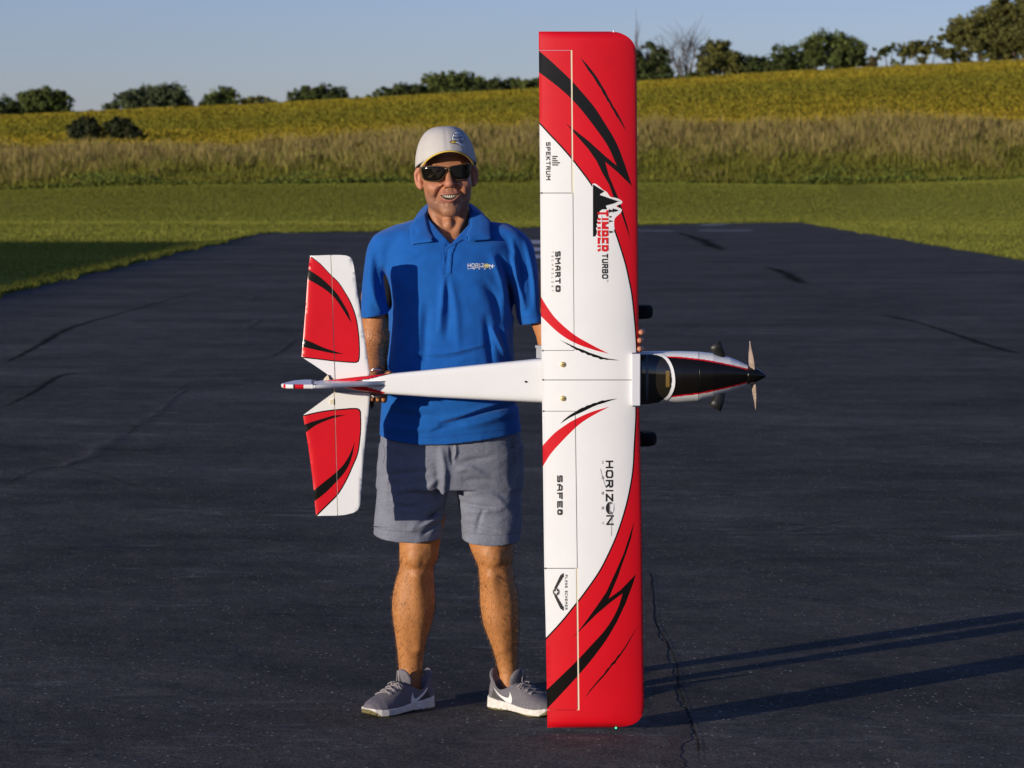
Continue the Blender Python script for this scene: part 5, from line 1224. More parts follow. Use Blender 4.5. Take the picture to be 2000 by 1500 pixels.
allv = [hv, av1, av2, gv]; allf = [hf]; off = len(hv)
for v, f in ((av1, af1), (av2, af2), (gv, gf)): allf.append(f + off); off += len(v)
ca1 = tint(av1, (.46,.190,.070)); tipm = np.exp(-((av1[:, 0]-P(1252,0,YW).x)/.02)**2)[:, None]; ca1 = ca1*(1-.6*tipm) + np.array([.56,.24,.15])*.6*tipm
body = build('body', np.concatenate(allv), np.concatenate(allf), M['skin'], man, col=np.concatenate([hc, ca1, tint(av2, (.42,.170,.062)), tint(gv, (.43,.178,.056))]))
BV_head = BVHTree.FromPolygons([tuple(v) for v in hv], [tuple(int(i) for i in f) for f in hf])
# fine dark hair on shins and forearms
def body_hair(name, v, f, n, zlo, zhi, xhi=9):
    A = v[f[:, 0]]; B = v[f[:, 1]]; C_ = v[f[:, 2]]; N_ = np.cross(B-A, C_-A); N_ /= np.linalg.norm(N_, axis=1)[:, None] + 1e-12
    c = v[f].mean(1); ok = np.nonzero((c[:, 2] > zlo) & (c[:, 2] < zhi) & (c[:, 0] < xhi) & (N_[:, 1] < .5))[0]; i = rng.choice(ok, n)
    r1 = rng.random((n, 1)); p = v[f[i, 0]]*r1 + v[f[i, 2]]*(1-r1); nn = N_[i]
    dn = np.array([0, 0, -1.0]) + nn*.55 + rng.normal(0, .28, (n, 3)); dn /= np.linalg.norm(dn, axis=1)[:, None]
    sd = np.cross(dn, nn); sd /= np.linalg.norm(sd, axis=1)[:, None] + 1e-9; L_ = rng.uniform(.006, .015, (n, 1)); w_ = .00016
    V_ = np.stack([p - sd*w_, p + sd*w_, p + dn*L_*.6 + nn*.001 + sd*w_*.6, p + dn*L_], 1).reshape(-1, 3); k = np.arange(n)*4
    o = build(name, V_, np.concatenate([np.stack([k, k+1, k+2], -1), np.stack([k, k+2, k+3], -1)]), M.setdefault('hair', mat('body_hair', (.15,.07,.026), .7, .2)), man, smooth=False); o['kind'] = 'stuff'
body_hair('leg_hair', gv, gf, 2200, P(0,1310,.08).z, P(0,1075,0).z)
body_hair('arm_hair', av2, af2, 1800, P(0,760,0).z, P(0,640,0).z)
# teeth
m = MB()
for i in range(-4, 5):
    x = i*.0062; hh = .0062*max(0.15, 1-(x/MW)**2); zc_ = mouth_z(x) + .0022; yy = -.0945 + 10.5*x*x; wv = .00306
    t = MB(); q = []
    for sx, sz in ((-1,-1),(1,-1),(1,1),(-1,1)): q.append((x+sx*wv, yy, zc_+sz*hh*(.80 if sz < 0 else 1.0)))
    vv = [tuple(HW((a, b-.0012 if k_ < 0 else b, c))) for k_, (a, b, c) in [(0, r) for r in q]] + [tuple(HW((a, b+.004, c))) for a, b, c in q]
    vm = [tuple(HW((x, yy-.0016, zc_ + .001)))]
    build('tooth', vv + vm, [(0,1,8),(1,2,8),(2,3,8),(3,0,8),(0,4,5,1),(1,5,6,2),(2,6,7,3),(3,7,4,0)], M.setdefault('teeth', mat('teeth', (.44,.39,.31), .35, .4)), man, smooth=False)

# ---- draping helpers: lay a shape on an existing surface along the line of sight from the front
def hit(bvh, px, py, lift=0.0, Y0=-1.2):
    o = Vector(P(px, py, Y0)); t = Vector(P(px, py, .6)); d = (t-o).normalized(); r = bvh.ray_cast(o, d)
    if r[0] is None: return None
    return r[0] - d*lift, r[1]
def drape(name, polys, bvh, m, parent, lift=.001, th=0.0, g_=4, smooth=True, fallback=-.13, k=None):
    if isinstance(polys[0][0], (int, float)): polys = [polys]
    pts = []; ed = []
    for p in polys:
        dn = []
        for i in range(len(p)):
            a = p[i]; b = p[(i+1) % len(p)]; n = max(1, int(math.hypot(a[0]-b[0], a[1]-b[1])/g_)); dn += [(a[0]+(b[0]-a[0])*j/n, a[1]+(b[1]-a[1])*j/n) for j in range(n)]
        q = len(pts); pts += dn; ed += [(q+i, q+(i+1) % len(dn)) for i in range(len(dn))]
    A = np.array(pts); xs = np.arange(A[:, 0].min()+g_/2, A[:, 0].max(), g_); ys = np.arange(A[:, 1].min()+g_/2, A[:, 1].max(), g_)
    XX, YY = np.meshgrid(xs, ys); XX = XX.ravel()+.011; YY = YY.ravel()+.013; ins = np.zeros(len(XX), bool)
    for p in polys: ins |= inpoly(XX, YY, p)
    pts += list(zip(XX[ins].tolist(), YY[ins].tolist()))
    v, _, f, *_ = delaunay_2d_cdt([Vector(p) for p in pts], ed, [], 0, 1e-4)
    f = np.array([q for q in f if len(q) == 3]); v2 = np.array([(a.x, a.y) for a in v]); c = v2[f].mean(1); kp = np.zeros(len(f), bool)
    for p in polys: kp |= inpoly(c[:, 0], c[:, 1], p)
    f = f[kp]; a, b, d = v2[f[:, 0]], v2[f[:, 1]], v2[f[:, 2]]
    fl = ((b[:, 0]-a[:, 0])*(d[:, 1]-a[:, 1]) - (b[:, 1]-a[:, 1])*(d[:, 0]-a[:, 0])) > 0; f[fl] = f[fl][:, ::-1]
    V_ = []; last = None
    for x, y in v2:
        h_ = hit(bvh, x, y, lift); 
        if h_ is None: V_.append(Vector(P(x, y, fallback if last is None else last)))
        else: V_.append(h_[0]); last = h_[0].y
    n = len(V_); Fc = [tuple(t) for t in f]
    if th:
        V_ = V_ + [p + Vector((0, th, 0)) for p in V_]; cnt = {}
        for t in f:
            for i in range(3):
                e = (t[i], t[(i+1) % 3]); cnt.setdefault((min(e), max(e)), []).append(e)
        for e in cnt.values():
            if len(e) == 1: p, q = e[0]; Fc.append((q, p, p+n, q+n))
    return build(name, [tuple(p) for p in V_], Fc, m, parent, smooth=smooth)
def grid_slab(name, Gd, th, m, parent, closed=False, nrm=None):
    """Gd[i][j] world points; thin cloth of thickness th"""
    A = np.array(Gd, float); ni, nj = A.shape[:2]
    du = np.gradient(A, axis=0); dv = np.gradient(A, axis=1); N = np.cross(du, dv); N /= np.linalg.norm(N, axis=2)[..., None] + 1e-9
    V_ = np.concatenate([A.reshape(-1, 3), (A - N*th).reshape(-1, 3)]); Fc = []; o = ni*nj
    for i in range(ni-1):
        for j in range(nj-1):
            a, b, c, d = i*nj+j, (i+1)*nj+j, (i+1)*nj+j+1, i*nj+j+1; Fc += [(a, b, c, d), (o+d, o+c, o+b, o+a)]
    for i in range(ni-1):
        for j in (0, nj-1): a, b = i*nj+j, (i+1)*nj+j; Fc.append((a, b, o+b, o+a) if j else (b, a, o+a, o+b))
    for j in range(nj-1):
        for i in (0, ni-1): a, b = i*nj+j, i*nj+j+1; Fc.append((a, b, o+b, o+a) if not i else (b, a, o+a, o+b))
    return build(name, V_, Fc, m, parent)

# ---- shirt
SR = rows_px([(424,828,926,.035,.060),(430,803,945,.03,.066),(437,784,973,.028,.074),(446,762,995,.025,.084),(456,748,1008,.020,.094),(470,744,1012,.015,.104),(500,748,1011,.005,.116),(540,754,1008,.0,.124),(590,759,1005,-.003,.129),(640,761,1002,-.006,.133),(700,757,1003,-.010,.138),(760,747,1009,-.012,.140),(800,744,1013,-.012,.141),(850,741,1018,-.010,.140),(880,740,1020,-.010,.138)])
SL_ = rows_px([(440,772,815,.03,.04),(455,738,800,.025,.062),(470,724,788,.02,.070),(500,715,776,.02,.072),(540,709.5,768,.025,.070),(580,706.5,764,.03,.068),(625,706,762,.035,.066),(640,706,762,.035,.066)])
SRR = rows_px([(436,950,990,.03,.04),(448,965,1012,.025,.062),(462,972,1029,.02,.070),(480,982,1041,.02,.072),(520,992,1049,.015,.072),(560,999,1054,.01,.070),(600,1007,1062,.005,.068),(635,1015,1072,.0,.066),(650,1018,1076,.0,.066)])
folds = [  # (pixel path, amplitude m (+ = valley), width px)
 ([(862,829),(900,820),(940,806),(985,794),(1010,788)], .0085, 4.0), ([(866,819),(905,810),(945,797),(985,786)], -.0055, 5), ([(845,842),(875,833),(905,827)], .0055, 3.5), ([(905,833),(960,820),(1008,803)], -.004, 7),
 ([(760,792),(800,797),(850,800)], -.003, 5), ([(765,806),(810,812),(860,812)], .003, 5), ([(750,832),(800,838),(850,840)], -.003, 6),
 ([(960,640),(968,655),(975,668),(986,690)], -.0075, 5), ([(950,620),(955,670),(962,720)], .0055, 7), ([(985,640),(993,680),(1000,705)], -.005, 5),
 ([(976,505),(988,540),(996,575),(1001,610)], .011, 7), ([(962,500),(975,530),(985,560),(988,590)], -.006, 8), ([(945,555),(965,580),(975,630)], .006, 9),
 ([(868,540),(863,590),(858,650)], -.0055, 6), ([(873,545),(877,600),(872,660)], .0045, 6), ([(876,540),(890,600),(895,680)], -.004, 8), ([(820,600),(815,660),(812,720)], -.004, 9), ([(835,590),(832,650),(828,710)], .0035, 8),
 ([(748,528),(756,560),(764,600)], .012, 6), ([(762,520),(770,560),(775,600)], -.004, 8), ([(770,560),(790,580),(800,620)], .003, 8),
 ([(812,690),(870,690),(920,680),(945,674)], -.004, 3), ([(815,700),(870,701),(925,690)], .003, 4),
 ([(720,480),(722,540),(724,600)], -.003, 8), ([(735,500),(742,560),(752,610)], .005, 7), ([(728,560),(735,590),(748,608)], -.004, 6),
 ([(1006,478),(1015,520),(1020,565)], .004, 6), ([(1000,470),(1008,500),(1010,540)], -.005, 6), ([(1018,472),(1030,520),(1038,590)], .004, 8), ([(1028,480),(1042,540),(1046,600)], -.005, 8), ([(1000,500),(1012,550),(1024,600)], -.006, 5),
 ([(875,470),(872,500),(869,535)], .004, 3), ([(840,480),(800,500),(770,500)], -.003, 8), ([(920,480),(960,480),(990,475)], -.003, 8)]
folds = [(np.array(spl(p, 4)), a, w_) for p, a, w_ in folds]
def fold_disp(X, Y, Z, fl):
    rel_y = Y - CY; py = 750 - F*(((Z-CZ)*cp + rel_y*sp)/(rel_y*cp - (Z-CZ)*sp)); px = 1000 + F*X/(rel_y*cp - (Z-CZ)*sp); out = np.zeros_like(px)
    for pts, amp, w_ in fl:
        b0 = pts.min(0) - 3*w_; b1 = pts.max(0) + 3*w_; m = (px > b0[0]) & (px < b1[0]) & (py > b0[1]) & (py < b1[1]) & (Y < .04)
        if not m.any(): continue
        x = px[m]; y = py[m]; best = np.full(x.shape, 1e9, np.float32); L_ = len(pts)-1
        for i in range(L_):
            a = pts[i]; d = pts[i+1]-a; t = np.clip(((x-a[0])*d[0] + (y-a[1])*d[1])/(d@d), 0, 1)
            g_ = (i+t)/L_; taper = np.sqrt(np.clip(np.sin(np.pi*np.clip(g_*.94+.03, 0, 1)), 0, 1))
            q = ((x-a[0]-t*d[0])**2 + (y-a[1]-t*d[1])**2)/(w_*w_) - np.log(taper + 1e-3); best = np.minimum(best, q)
        out[m] += 1.6*amp*np.exp(-best)
    return out
def narrow(fn, X, Y, Z, d, band):                       # add detail only near the surface
    m = np.abs(d) < band; o = np.zeros_like(d); o[m] = fn(X[m], Y[m], Z[m]); return o
def shirt(X, Y, Z):
    t = zloft(X, Y, Z, SR, 2.35); a = zloft(X, Y, Z, SL_, 2.1); b = zloft(X, Y, Z, SRR, 2.1)
    d = smin(smin(t, a, .018), smin(t, b, .018), .001)
    inner = d + .021
    d = d + narrow(lambda x, y, z: fold_disp(x, y, z, folds) + .0022*fbm(x, y, z*.7, 26, 3, 2) + .0010*fbm(x, y, z, 75, 4, 2), X, Y, Z, d, .03)
    # openings: sleeve cuffs, hem, neck
    cuts = []
    zl = P(720, 621, .03).z; cl = zl + (X - P(707, 0, .03).x)*.19
    cutL = np.where((X < P(764, 0, 0).x) & (t > .003), cl - Z, -1.0); cutR = np.where((X > P(1006, 0, 0).x) & (t > .003), (P(1024, 633, 0).z + (X - P(1024, 0, 0).x)*.16) - Z, -1.0)
    px_ = 1000 + F*X/8.55
    hemy = np.interp(px_, [735,760,821,870,908,960,1020], [851,859,865.5,864,860.5,854,845.5])
    hem = (CZ + (340-hemy)/F*8.55 - .0035) - Z + .012*(Y > .02)
    out = np.maximum(d, -inner)
    out = np.maximum(out, np.maximum(np.maximum(cutL, cutR), hem))
    nk = cap_(X, Y, Z, T3(877,380,.03), T3(877,452,.032), .072, .066); out = np.maximum(out, -nk)
    # v opening of the unbuttoned placket
    h_ = (Z - P(880, 477, -.1).z); vv = np.maximum(np.abs(X - P(880.5, 477, -.1).x) - h_*.92, Y - .0); out = np.maximum(out, -np.maximum(vv, -h_))
    return out
sv, sf = surface_nets(shirt, (P(696,0,.0).x, -.165, P(0,876,-.1).z), (P(1084,0,0).x, .15, P(0,412,0).z), .0035)
polo = build('polo_shirt', sv, sf, M['shirt'], man)
BV_shirt = BVHTree.FromPolygons([tuple(v) for v in sv], [tuple(int(i) for i in f) for f in sf])
# collar leaves
cu = [((847,464,-.086),(845,472,-.104)),((838,448,-.066),(803,477,-.092)),((831,418,-.015),(800,442,-.035)),((842,394,.055),(812,424,.070)),((876,388,.088),(876,416,.108)),((910,393,.055),(942,418,.070)),((921,410,-.015),(957,430,-.035)),((917,441,-.066),(960,467,-.092)),((911,458,-.088),(913,471,-.106))]
Gd = []
for i in range(len(cu)-1):
    for k in range(6 if i < len(cu)-2 else 7):
        t = k/6; a = np.array(cu[i][0])*(1-t) + np.array(cu[i+1][0])*t; b = np.array(cu[i][1])*(1-t) + np.array(cu[i+1][1])*t; row = []
        for j in range(9):
            v_ = j/8; q = a*(1-v_) + b*v_; bul = math.sin(math.pi*v_)*.007; p = P(q[0], q[1], q[2]); p = p + Vector((p.x - P(877,0,0).x, p.y - .03, .35*abs(p.x - P(877,0,0).x))).normalized()*bul
            if v_ > .3 and q[2] < .02:
                h_ = hit(BV_shirt, q[0], q[1], .0045)
                if h_ and h_[0].y < p.y: p = h_[0]
            row.append(tuple(p))
        Gd.append(row)
grid_slab('collar', Gd, .0028, M['shirt'], man)
Gs = []
for i in range(len(cu)-1):
    for k in range(6 if i < len(cu)-2 else 7):
        t = k/6; a = np.array(cu[i][0])*(1-t) + np.array(cu[i+1][0])*t; row = []
        for j in range(4):
            p = P(a[0], a[1]+1, a[2]); q = Vector((P(877,0,0).x, .03, p.z)); p = p + (q-p).normalized()*.003; p.z -= .012*j; p.x += (p.x-q.x)*.05*j; row.append(tuple(p))
        Gs.append(row)
grid_slab('collar_stand', Gs, .0024, M['shirt'], man)
dark_thread = mat('dark_blue_thread', (.003,.05,.26), .9)
drape('placket', [(872,474),(884,477),(893,474),(884,496),(881,534),(862,534),(866,500)], BV_shirt, M['shirt'], man, .0022, .003)
drape('placket_edge', stroke(spl([(903,468),(890,476),(876,484),(871,500),(869,533)], 5), 1.0, .8), BV_shirt, dark_thread, man, .0030, .001, 3)
for bx, by in ((878.5,516),): 
    h_ = hit(BV_shirt, bx, by, .003); MB().lathe(h_[0], (0,-1,0), [(-.001,.0048),(.001,.0048),(.0016,.004),(.0013,.003),(.0013,0)], 16).build('button', mat('blue_button', (.01,.12,.42), .3, .5), man)
def hem_line(name, pts, m, lift=.0007, w_=.45): drape(name, stroke(spl(pts, 5), w_, w_), BV_shirt, m, man, lift, 0, 3)
hem_line('hem_stitch', [(744,842),(770,848),(821,854),(870,853),(908,849),(960,843),(1014,835)], dark_thread)
hem_line('cuff_stitch', [(709,612),(725,614),(742,611),(757,605)], dark_thread)
hem_line('cuff_stitch', [(1020,621),(1036,619),(1054,615)], dark_thread)
# embroidered lettering on the chest
def stroke_text(s, x0, x1, yb, yt, wt, italic=0, gap=.35):
    """stroke letters as polygons, pixel frame, text running right"""
    W_ = sum(GLW.get(c, .62) + gap for c in s) - gap; sc = (x1-x0)/W_; H_ = yb - yt; out = []; x = 0
    for c in s:
        for ln in GL.get(c, []):
            pts = [(x0 + (x + a*GLW.get(c, .62)/.62)*sc + italic*b*H_, yb - b*H_) for a, b in ln]
            for i in range(len(pts)-1):
                p, q = pts[i], pts[i+1]; dx, dy = q[0]-p[0], q[1]-p[1]; l = math.hypot(dx, dy) or 1; ux, uy = dx/l*wt/2, dy/l*wt/2; nx, ny = -uy, ux
                out.append([(p[0]-ux+nx, p[1]-uy+ny), (q[0]+ux+nx, q[1]+uy+ny), (q[0]+ux-nx, q[1]+uy-ny), (p[0]-ux-nx, p[1]-uy-ny)])
        x += GLW.get(c, .62) + gap
    return out
drape('chest_lettering', stroke_text('HORIZ', 914, 945, 521.5, 515, 1.1), BV_shirt, M['whitetxt'], man, .0014, 0, 3)
drape('chest_lettering', stroke_text('N', 956, 962, 523, 516.5, 1.1), BV_shirt, M['whitetxt'], man, .0014, 0, 3)
drape('chest_globe', [(950.5+5.2*math.cos(a), 519+4.2*math.sin(a)) for a in np.linspace(0, 6.283, 20)[:-1]], BV_shirt, mat('gold_thread', (.62,.55,.16), .7), man, .0012, 0, 3)
drape('chest_swoosh', stroke(spl([(919,524.5),(932,522.5),(948,519),(966,519.5)], 4), .5, .5), BV_shirt, M['whitetxt'], man, .0018, 0, 3)
for i, c in enumerate('HOBBY'): drape('chest_lettering', stroke_text(c, 914+i*10.5, 916.4+i*10.5, 526, 523.6, .6), BV_shirt, M['whitetxt'], man, .0016, 0, 3)

# ---- shorts
SH = rows_px([(820,748,1012,.0,.118),(850,743,1017,.0,.124),(880,741,1019,.002,.126),(920,739.5,1019,.004,.122),(950,739,1018.5,.008,.110)])
S1 = rows_px([(870,743,880,.008,.112),(915,740,881,.010,.110),(940,738.5,877,.012,.106),(966,736,872,.015,.103),(1000,733,867,.018,.100),(1030,730,864,.020,.098),(1062,727,861,.022,.097)])
S2 = rows_px([(870,881,1019,.008,.112),(915,883,1019,.010,.110),(940,888,1018.8,.012,.106),(966,893,1018.6,.015,.103),(1000,898,1018.4,.018,.100),(1030,901,1018,.020,.098),(1070,904,1014.5,.022,.097)])
sfolds = [([(880,870),(881,890),(884,905)], .006, 3), ([(889,862),(891,885),(886,900)], -.004, 3), ([(740,930),(790,925),(850,915)], .003, 5), ([(830,960),(850,940),(866,930)], -.004, 6), ([(812,1030),(840,1010),(860,995)], .008, 5), ([(800,1035),(830,1022),(862,1012)], -.006, 6), ([(825,1045),(845,1028),(862,1020)], .006, 4),
 ([(895,905),(925,898),(960,893)], .004, 5), ([(893,920),(915,915),(950,930)], -.004, 6), ([(900,980),(940,990),(985,995)], .004, 4), ([(900,968),(940,964),(970,972),(985,985)], -.003, 5), ([(905,1000),(950,998),(990,992)], -.004, 6), ([(930,1045),(938,1010),(945,995)], .0035, 4),
 ([(862,880),(868,920),(866,960),(862,985)], -.008, 7), ([(850,900),(856,940),(850,975)], .004, 6), ([(760,880),(755,940),(748,1000)], -.003, 8), ([(1000,860),(1003,900),(1000,940)], .006, 6), ([(900,940),(930,936),(960,940)], .003, 5), ([(905,1022),(940,1030),(975,1040)], .003, 4), ([(760,985),(800,990),(840,982)], .003, 5), ([(765,960),(800,955),(850,950)], -.0025, 6)]
sfolds = [(np.array(spl(p, 4)), a, w_) for p, a, w_ in sfolds]
def shorts(X, Y, Z):
    hp = zloft(X, Y, Z, SH, 2.5); a = zloft(X, Y, Z, S1, 2.3); b = zloft(X, Y, Z, S2, 2.3)
    d = smin(smin(hp, a, .014), smin(hp, b, .014), .002)
    inner = d + .014
    d = d + narrow(lambda x, y, z: 1.0*fold_disp(x, y, z, sfolds) + .0024*fbm(x, y, z*1.8, 28, 13, 2) + .0012*fbm(x, y, z*1.5, 85, 14, 2), X, Y, Z, d, .03)
    px_ = 1000 + F*X/8.6
    hy = np.where(px_ < 882, np.interp(px_, [725,745,772,815,862], [1048,1054,1058,1060,1056]), np.interp(px_, [900,919,961,1000,1020], [1058,1063,1066,1064,1059]))
    hem = (CZ + (340-hy)/F*8.6 - .0035) - Z + .010*(Y > .03)
    seam = .0012*np.exp(-((Z - (CZ + (340-(hy-20))/F*8.6))/.0028)**2)
    d = d + seam
    out = np.maximum(d, -inner); return np.maximum(out, hem)
pv, pf = surface_nets(shorts, (P(715,0,.0).x, -.15, P(0,1078,-.1).z), (P(1032,0,0).x, .155, P(0,830,0).z), .0038)
build('shorts', pv, pf, M['shorts'], man)
BV_sh = BVHTree.FromPolygons([tuple(v) for v in pv], [tuple(int(i) for i in f) for f in pf])
stitch = mat('shorts_seam_thread', (.10,.105,.13), .9)
for nm, pts, w_ in (('fly_seam', [(891,862),(892,878),(888,894),(882,902)], .6), ('centre_seam', [(882.5,860),(882,885),(881,908)], .7), ('hem_stitch', [(729,1028),(745,1033),(772,1037),(815,1039),(861,1036)], .45), ('hem_stitch', [(902,1039),(920,1042),(961,1045),(1000,1043),(1017,1039)], .45), ('pocket_seam', [(1013,862),(1003,868),(993,880)], .6), ('pocket_seam', [(748,868),(752,885),(748,905)], .5)):
    drape(nm, stroke(spl(pts, 6), w_, w_), BV_sh, stitch, man, .0010, 0, 3)

# ---- cap: crown with six panels, brim, emblem
CH = lambda x, y, z: tuple(HW((x, y, z)))
Gd = []
NI, NJ = 97, 22
for i in range(NI):
    a = 2*math.pi*i/(NI-1); row = []
    for j in range(NJ):
        t = j/(NJ-1); ph = t*math.pi/2
        rx = .0905*math.cos(ph)**.66; ry = .1075*math.cos(ph)**.66
        seam = .0016*math.exp(-((math.sin(3*(a - math.pi/2)))/.10)**2)*(t < .97)
        z0 = .030 + .012*math.cos(a-math.pi/2)*0 + (.028 if False else 0)
        base = .022 + .034*max(0, -math.sin(a))**1.6 - .020*max(0, math.sin(a))      # front rim rides higher, back dips
        z = base + (.1385 - base)*math.sin(ph)**1.12
        x = (rx-seam)*math.cos(a); y = .010 + (ry-seam)*math.sin(a)
        wr = .0012*float(fbm(np.array([x]), np.array([y]), np.array([z]), 55, 8, 2)[0])
        row.append(CH(x*(1+wr*8), y*(1+wr*8), z))
    Gd.append(row)
capo = grid_slab('cap', [r for r in Gd][::-1], .0022, M['cap'], man)
MB().lathe(HW((0,.010,.1335)), RM @ np.array((0,0,1.)), [(.003,.007),(.001,.007),(.0028,.004),(.0032,0)], 14).build('cap_button', M['cap'], capo)
def brim(u, v, dz=0):                                      # u -1..1 across, v 0..1 outwards
    a = math.radians(-90 + 62*u); ex = .088*math.cos(a); ey = .010 + .104*math.sin(a)
    out = .062*(1-abs(u)**2.6)**.6 if abs(u) < 1 else 0
    x = ex*(1 + .03*v); y = ey - out*v
    zb = .0600 - .036*abs(u)**2.0; zt = .0715 - .046*u*u + (zb + .006 - (.0715 - .046*u*u))*(1-v)**1.5 - .006
    return x, y, zb + (zt - zb) + dz
Gd = [[CH(*brim(-1+2*i/40, j/10)) for j in range(11)] for i in range(41)]
grid_slab('cap_brim', Gd, .0030, M['cap'], man)
Gu = [[CH(*brim(-1+2*i/40, j/10, -.0036)) for j in range(11)] for i in range(41)]
grid_slab('brim_underside', Gu, .0008, mat('brim_underside', (.16,.035,.022), .9), man)
yel = mat('yellow_piping', (.72,.50,.06), .7)
e_ = [HW(np.array(brim(-1+2*i/48, 1.0)) + np.array((0,-.0012,-.0022))) for i in range(1, 48)]
MB().tube([Vector(q) for q in e_], .0021, 8).build('brim_piping', yel, man)
cb = BVHTree.FromPolygons([tuple(v) for r in [[np.array(q) for q in row] for row in [[CH(*brim(-1+2*i/40, j/10)) for j in range(11)] for i in range(41)]] for v in r], [(i*11+j, (i+1)*11+j, (i+1)*11+j+1, i*11+j+1) for i in range(40) for j in range(10)])
me = capo.data; BV_cap = BVHTree.FromPolygons([tuple(np.array(v.co) + ORG['person']) for v in me.vertices], [tuple(p.vertices) for p in me.polygons])
# emblem: white embroidered ball of lettering with a dark edge, yellow and white tails
em_w = mat('emblem_white', (.86,.88,.92), .7); em_d = mat('emblem_dark', (.035,.045,.08), .8)
c0 = (894.5, 268.5); ov = lambda rx, ry, n=22, ph=0: [(c0[0]+rx*math.cos(a)*(1+.07*math.sin(5*a+ph)), c0[1]+ry*math.sin(a)*(1+.06*math.cos(7*a))) for a in np.linspace(0, 2*math.pi, n+1)[:-1]]
drape('emblem_edge', [ov(12.6, 12.2), [(877,279),(886,270),(893,278),(913,288),(899,283)], ], BV_cap, em_d, man, .0012, 0, 2.5)
drape('emblem_patch', ov(11.2, 11.0), BV_cap, em_w, man, .0020, .0008, 2.5)
drape('emblem_tail', [(879,278.8),(884,275),(886,271.5),(889,276),(892,276.5),(890,279.5)], BV_cap, yel, man, .0022, 0, 2.5)
drape('emblem_tail', [(892,278),(902,281),(911,288),(903,284.5),(896,281.5)], BV_cap, em_w, man, .0022, 0, 2.5)
for s_, y_, h_ in (('THE', 262.5, 3.6), ('WINGS', 268.5, 4.0), ('CLUB', 274.5, 3.6)):
    w_ = 7.6 if h_ < 4 else 9.2
    drape('emblem_stitching', stroke_text('HUNER'[:len(s_)], c0[0]-w_, c0[0]+w_, y_+h_/2, y_-h_/2, 1.0), BV_cap, em_d, man, .0031, 0, 2.5)

# ---- sunglasses
M['lens'] = mat('dark_lens', (.006,.005,.004), .05, .25); M['frame'] = mat('tortoise_frame', (.10,.060,.025), .2, .6)
def gl(px, py, fwd=0.0):                                   # wrap surface in front of the eyes
    w_ = P(px, py, -.09); l = RM.T @ (np.array(w_) - HO); xx = l[0]; yy = -.1035 + 3.3*xx*xx + 120*xx**4 - fwd
    return HW((xx*1.0, yy, l[2]))
def wrap(name, poly, m, fwd, th, parent):
    cx_ = sum(p[0] for p in poly)/len(poly); cy_ = sum(p[1] for p in poly)/len(poly); V_ = []; n = len(poly); rings = [1.0, .96, .7, .35]
    for k, r in enumerate(rings):
        for x, y in poly: V_.append(tuple(gl(cx_+(x-cx_)*r, cy_+(y-cy_)*r, fwd + (0 if k == 0 else .0008))))
    V_.append(tuple(gl(cx_, cy_, fwd+.0010))); c_ = len(V_)-1
    for x, y in poly: V_.append(tuple(gl(x, y, fwd-th)))
    Fc = []
    for k in range(3):
        for i in range(n): j = (i+1) % n; Fc.append((k*n+i, k*n+j, (k+1)*n+j, (k+1)*n+i))
    for i in range(n): j = (i+1) % n; Fc.append((3*n+i, 3*n+j, c_)); Fc.append((i, c_+1+i, c_+1+j, j))
    return build(name, V_, Fc, m, parent)
L1 = spl([(824,327.5),(838,325.5),(856,325.5),(869,328),(871,334),(866,343),(860,350),(852,353.2),(838,353),(829,350),(825.5,342)], 4, True)
L2 = spl([(879,326.5),(892,323.5),(908,321),(917.5,320.5),(919.5,326),(918,337),(913,347),(904,349.8),(890,350),(882,345),(878,335)], 4, True)
def grow(poly, k): cx_ = sum(p[0] for p in poly)/len(poly); cy_ = sum(p[1] for p in poly)/len(poly); return [(x + (x-cx_)/math.hypot(x-cx_, y-cy_)*k, y + (y-cy_)/math.hypot(x-cx_, y-cy_)*k) for x, y in poly]
sg_ = wrap('sunglasses_frame', grow(L1, 2.1), M['frame'], .0, .0035, man); wrap('sunglasses_frame', grow(L2, 2.1), M['frame'], .0, .0035, man)
wrap('lens', L1, M['lens'], .0012, .001, sg_); wrap('lens', L2, M['lens'], .0012, .001, sg_)
br = [Vector(gl(868, 330, .0005)), Vector(gl(874, 328, .002)), Vector(gl(881, 329, .0005))]; MB().tube(br, [.0026,.0022,.0026], 8).build('bridge', M['frame'], man)
for s, (px, py) in ((-1, (823, 330)), (1, (920, 324))):
    a = Vector(gl(px, py, -.001)); la = RM.T @ (np.array(a) - HO)
    pts = [a, Vector(HW((s*.0775, -.045, la[2]+.001))), Vector(HW((s*.0790, -.010, la[2]+.001))), Vector(HW((s*.0785, .012, la[2]-.002)))]
    MB().tube(pts, [.0036,.0034,.0028,.0022], 8).build('temple_arm', M['frame'], man)

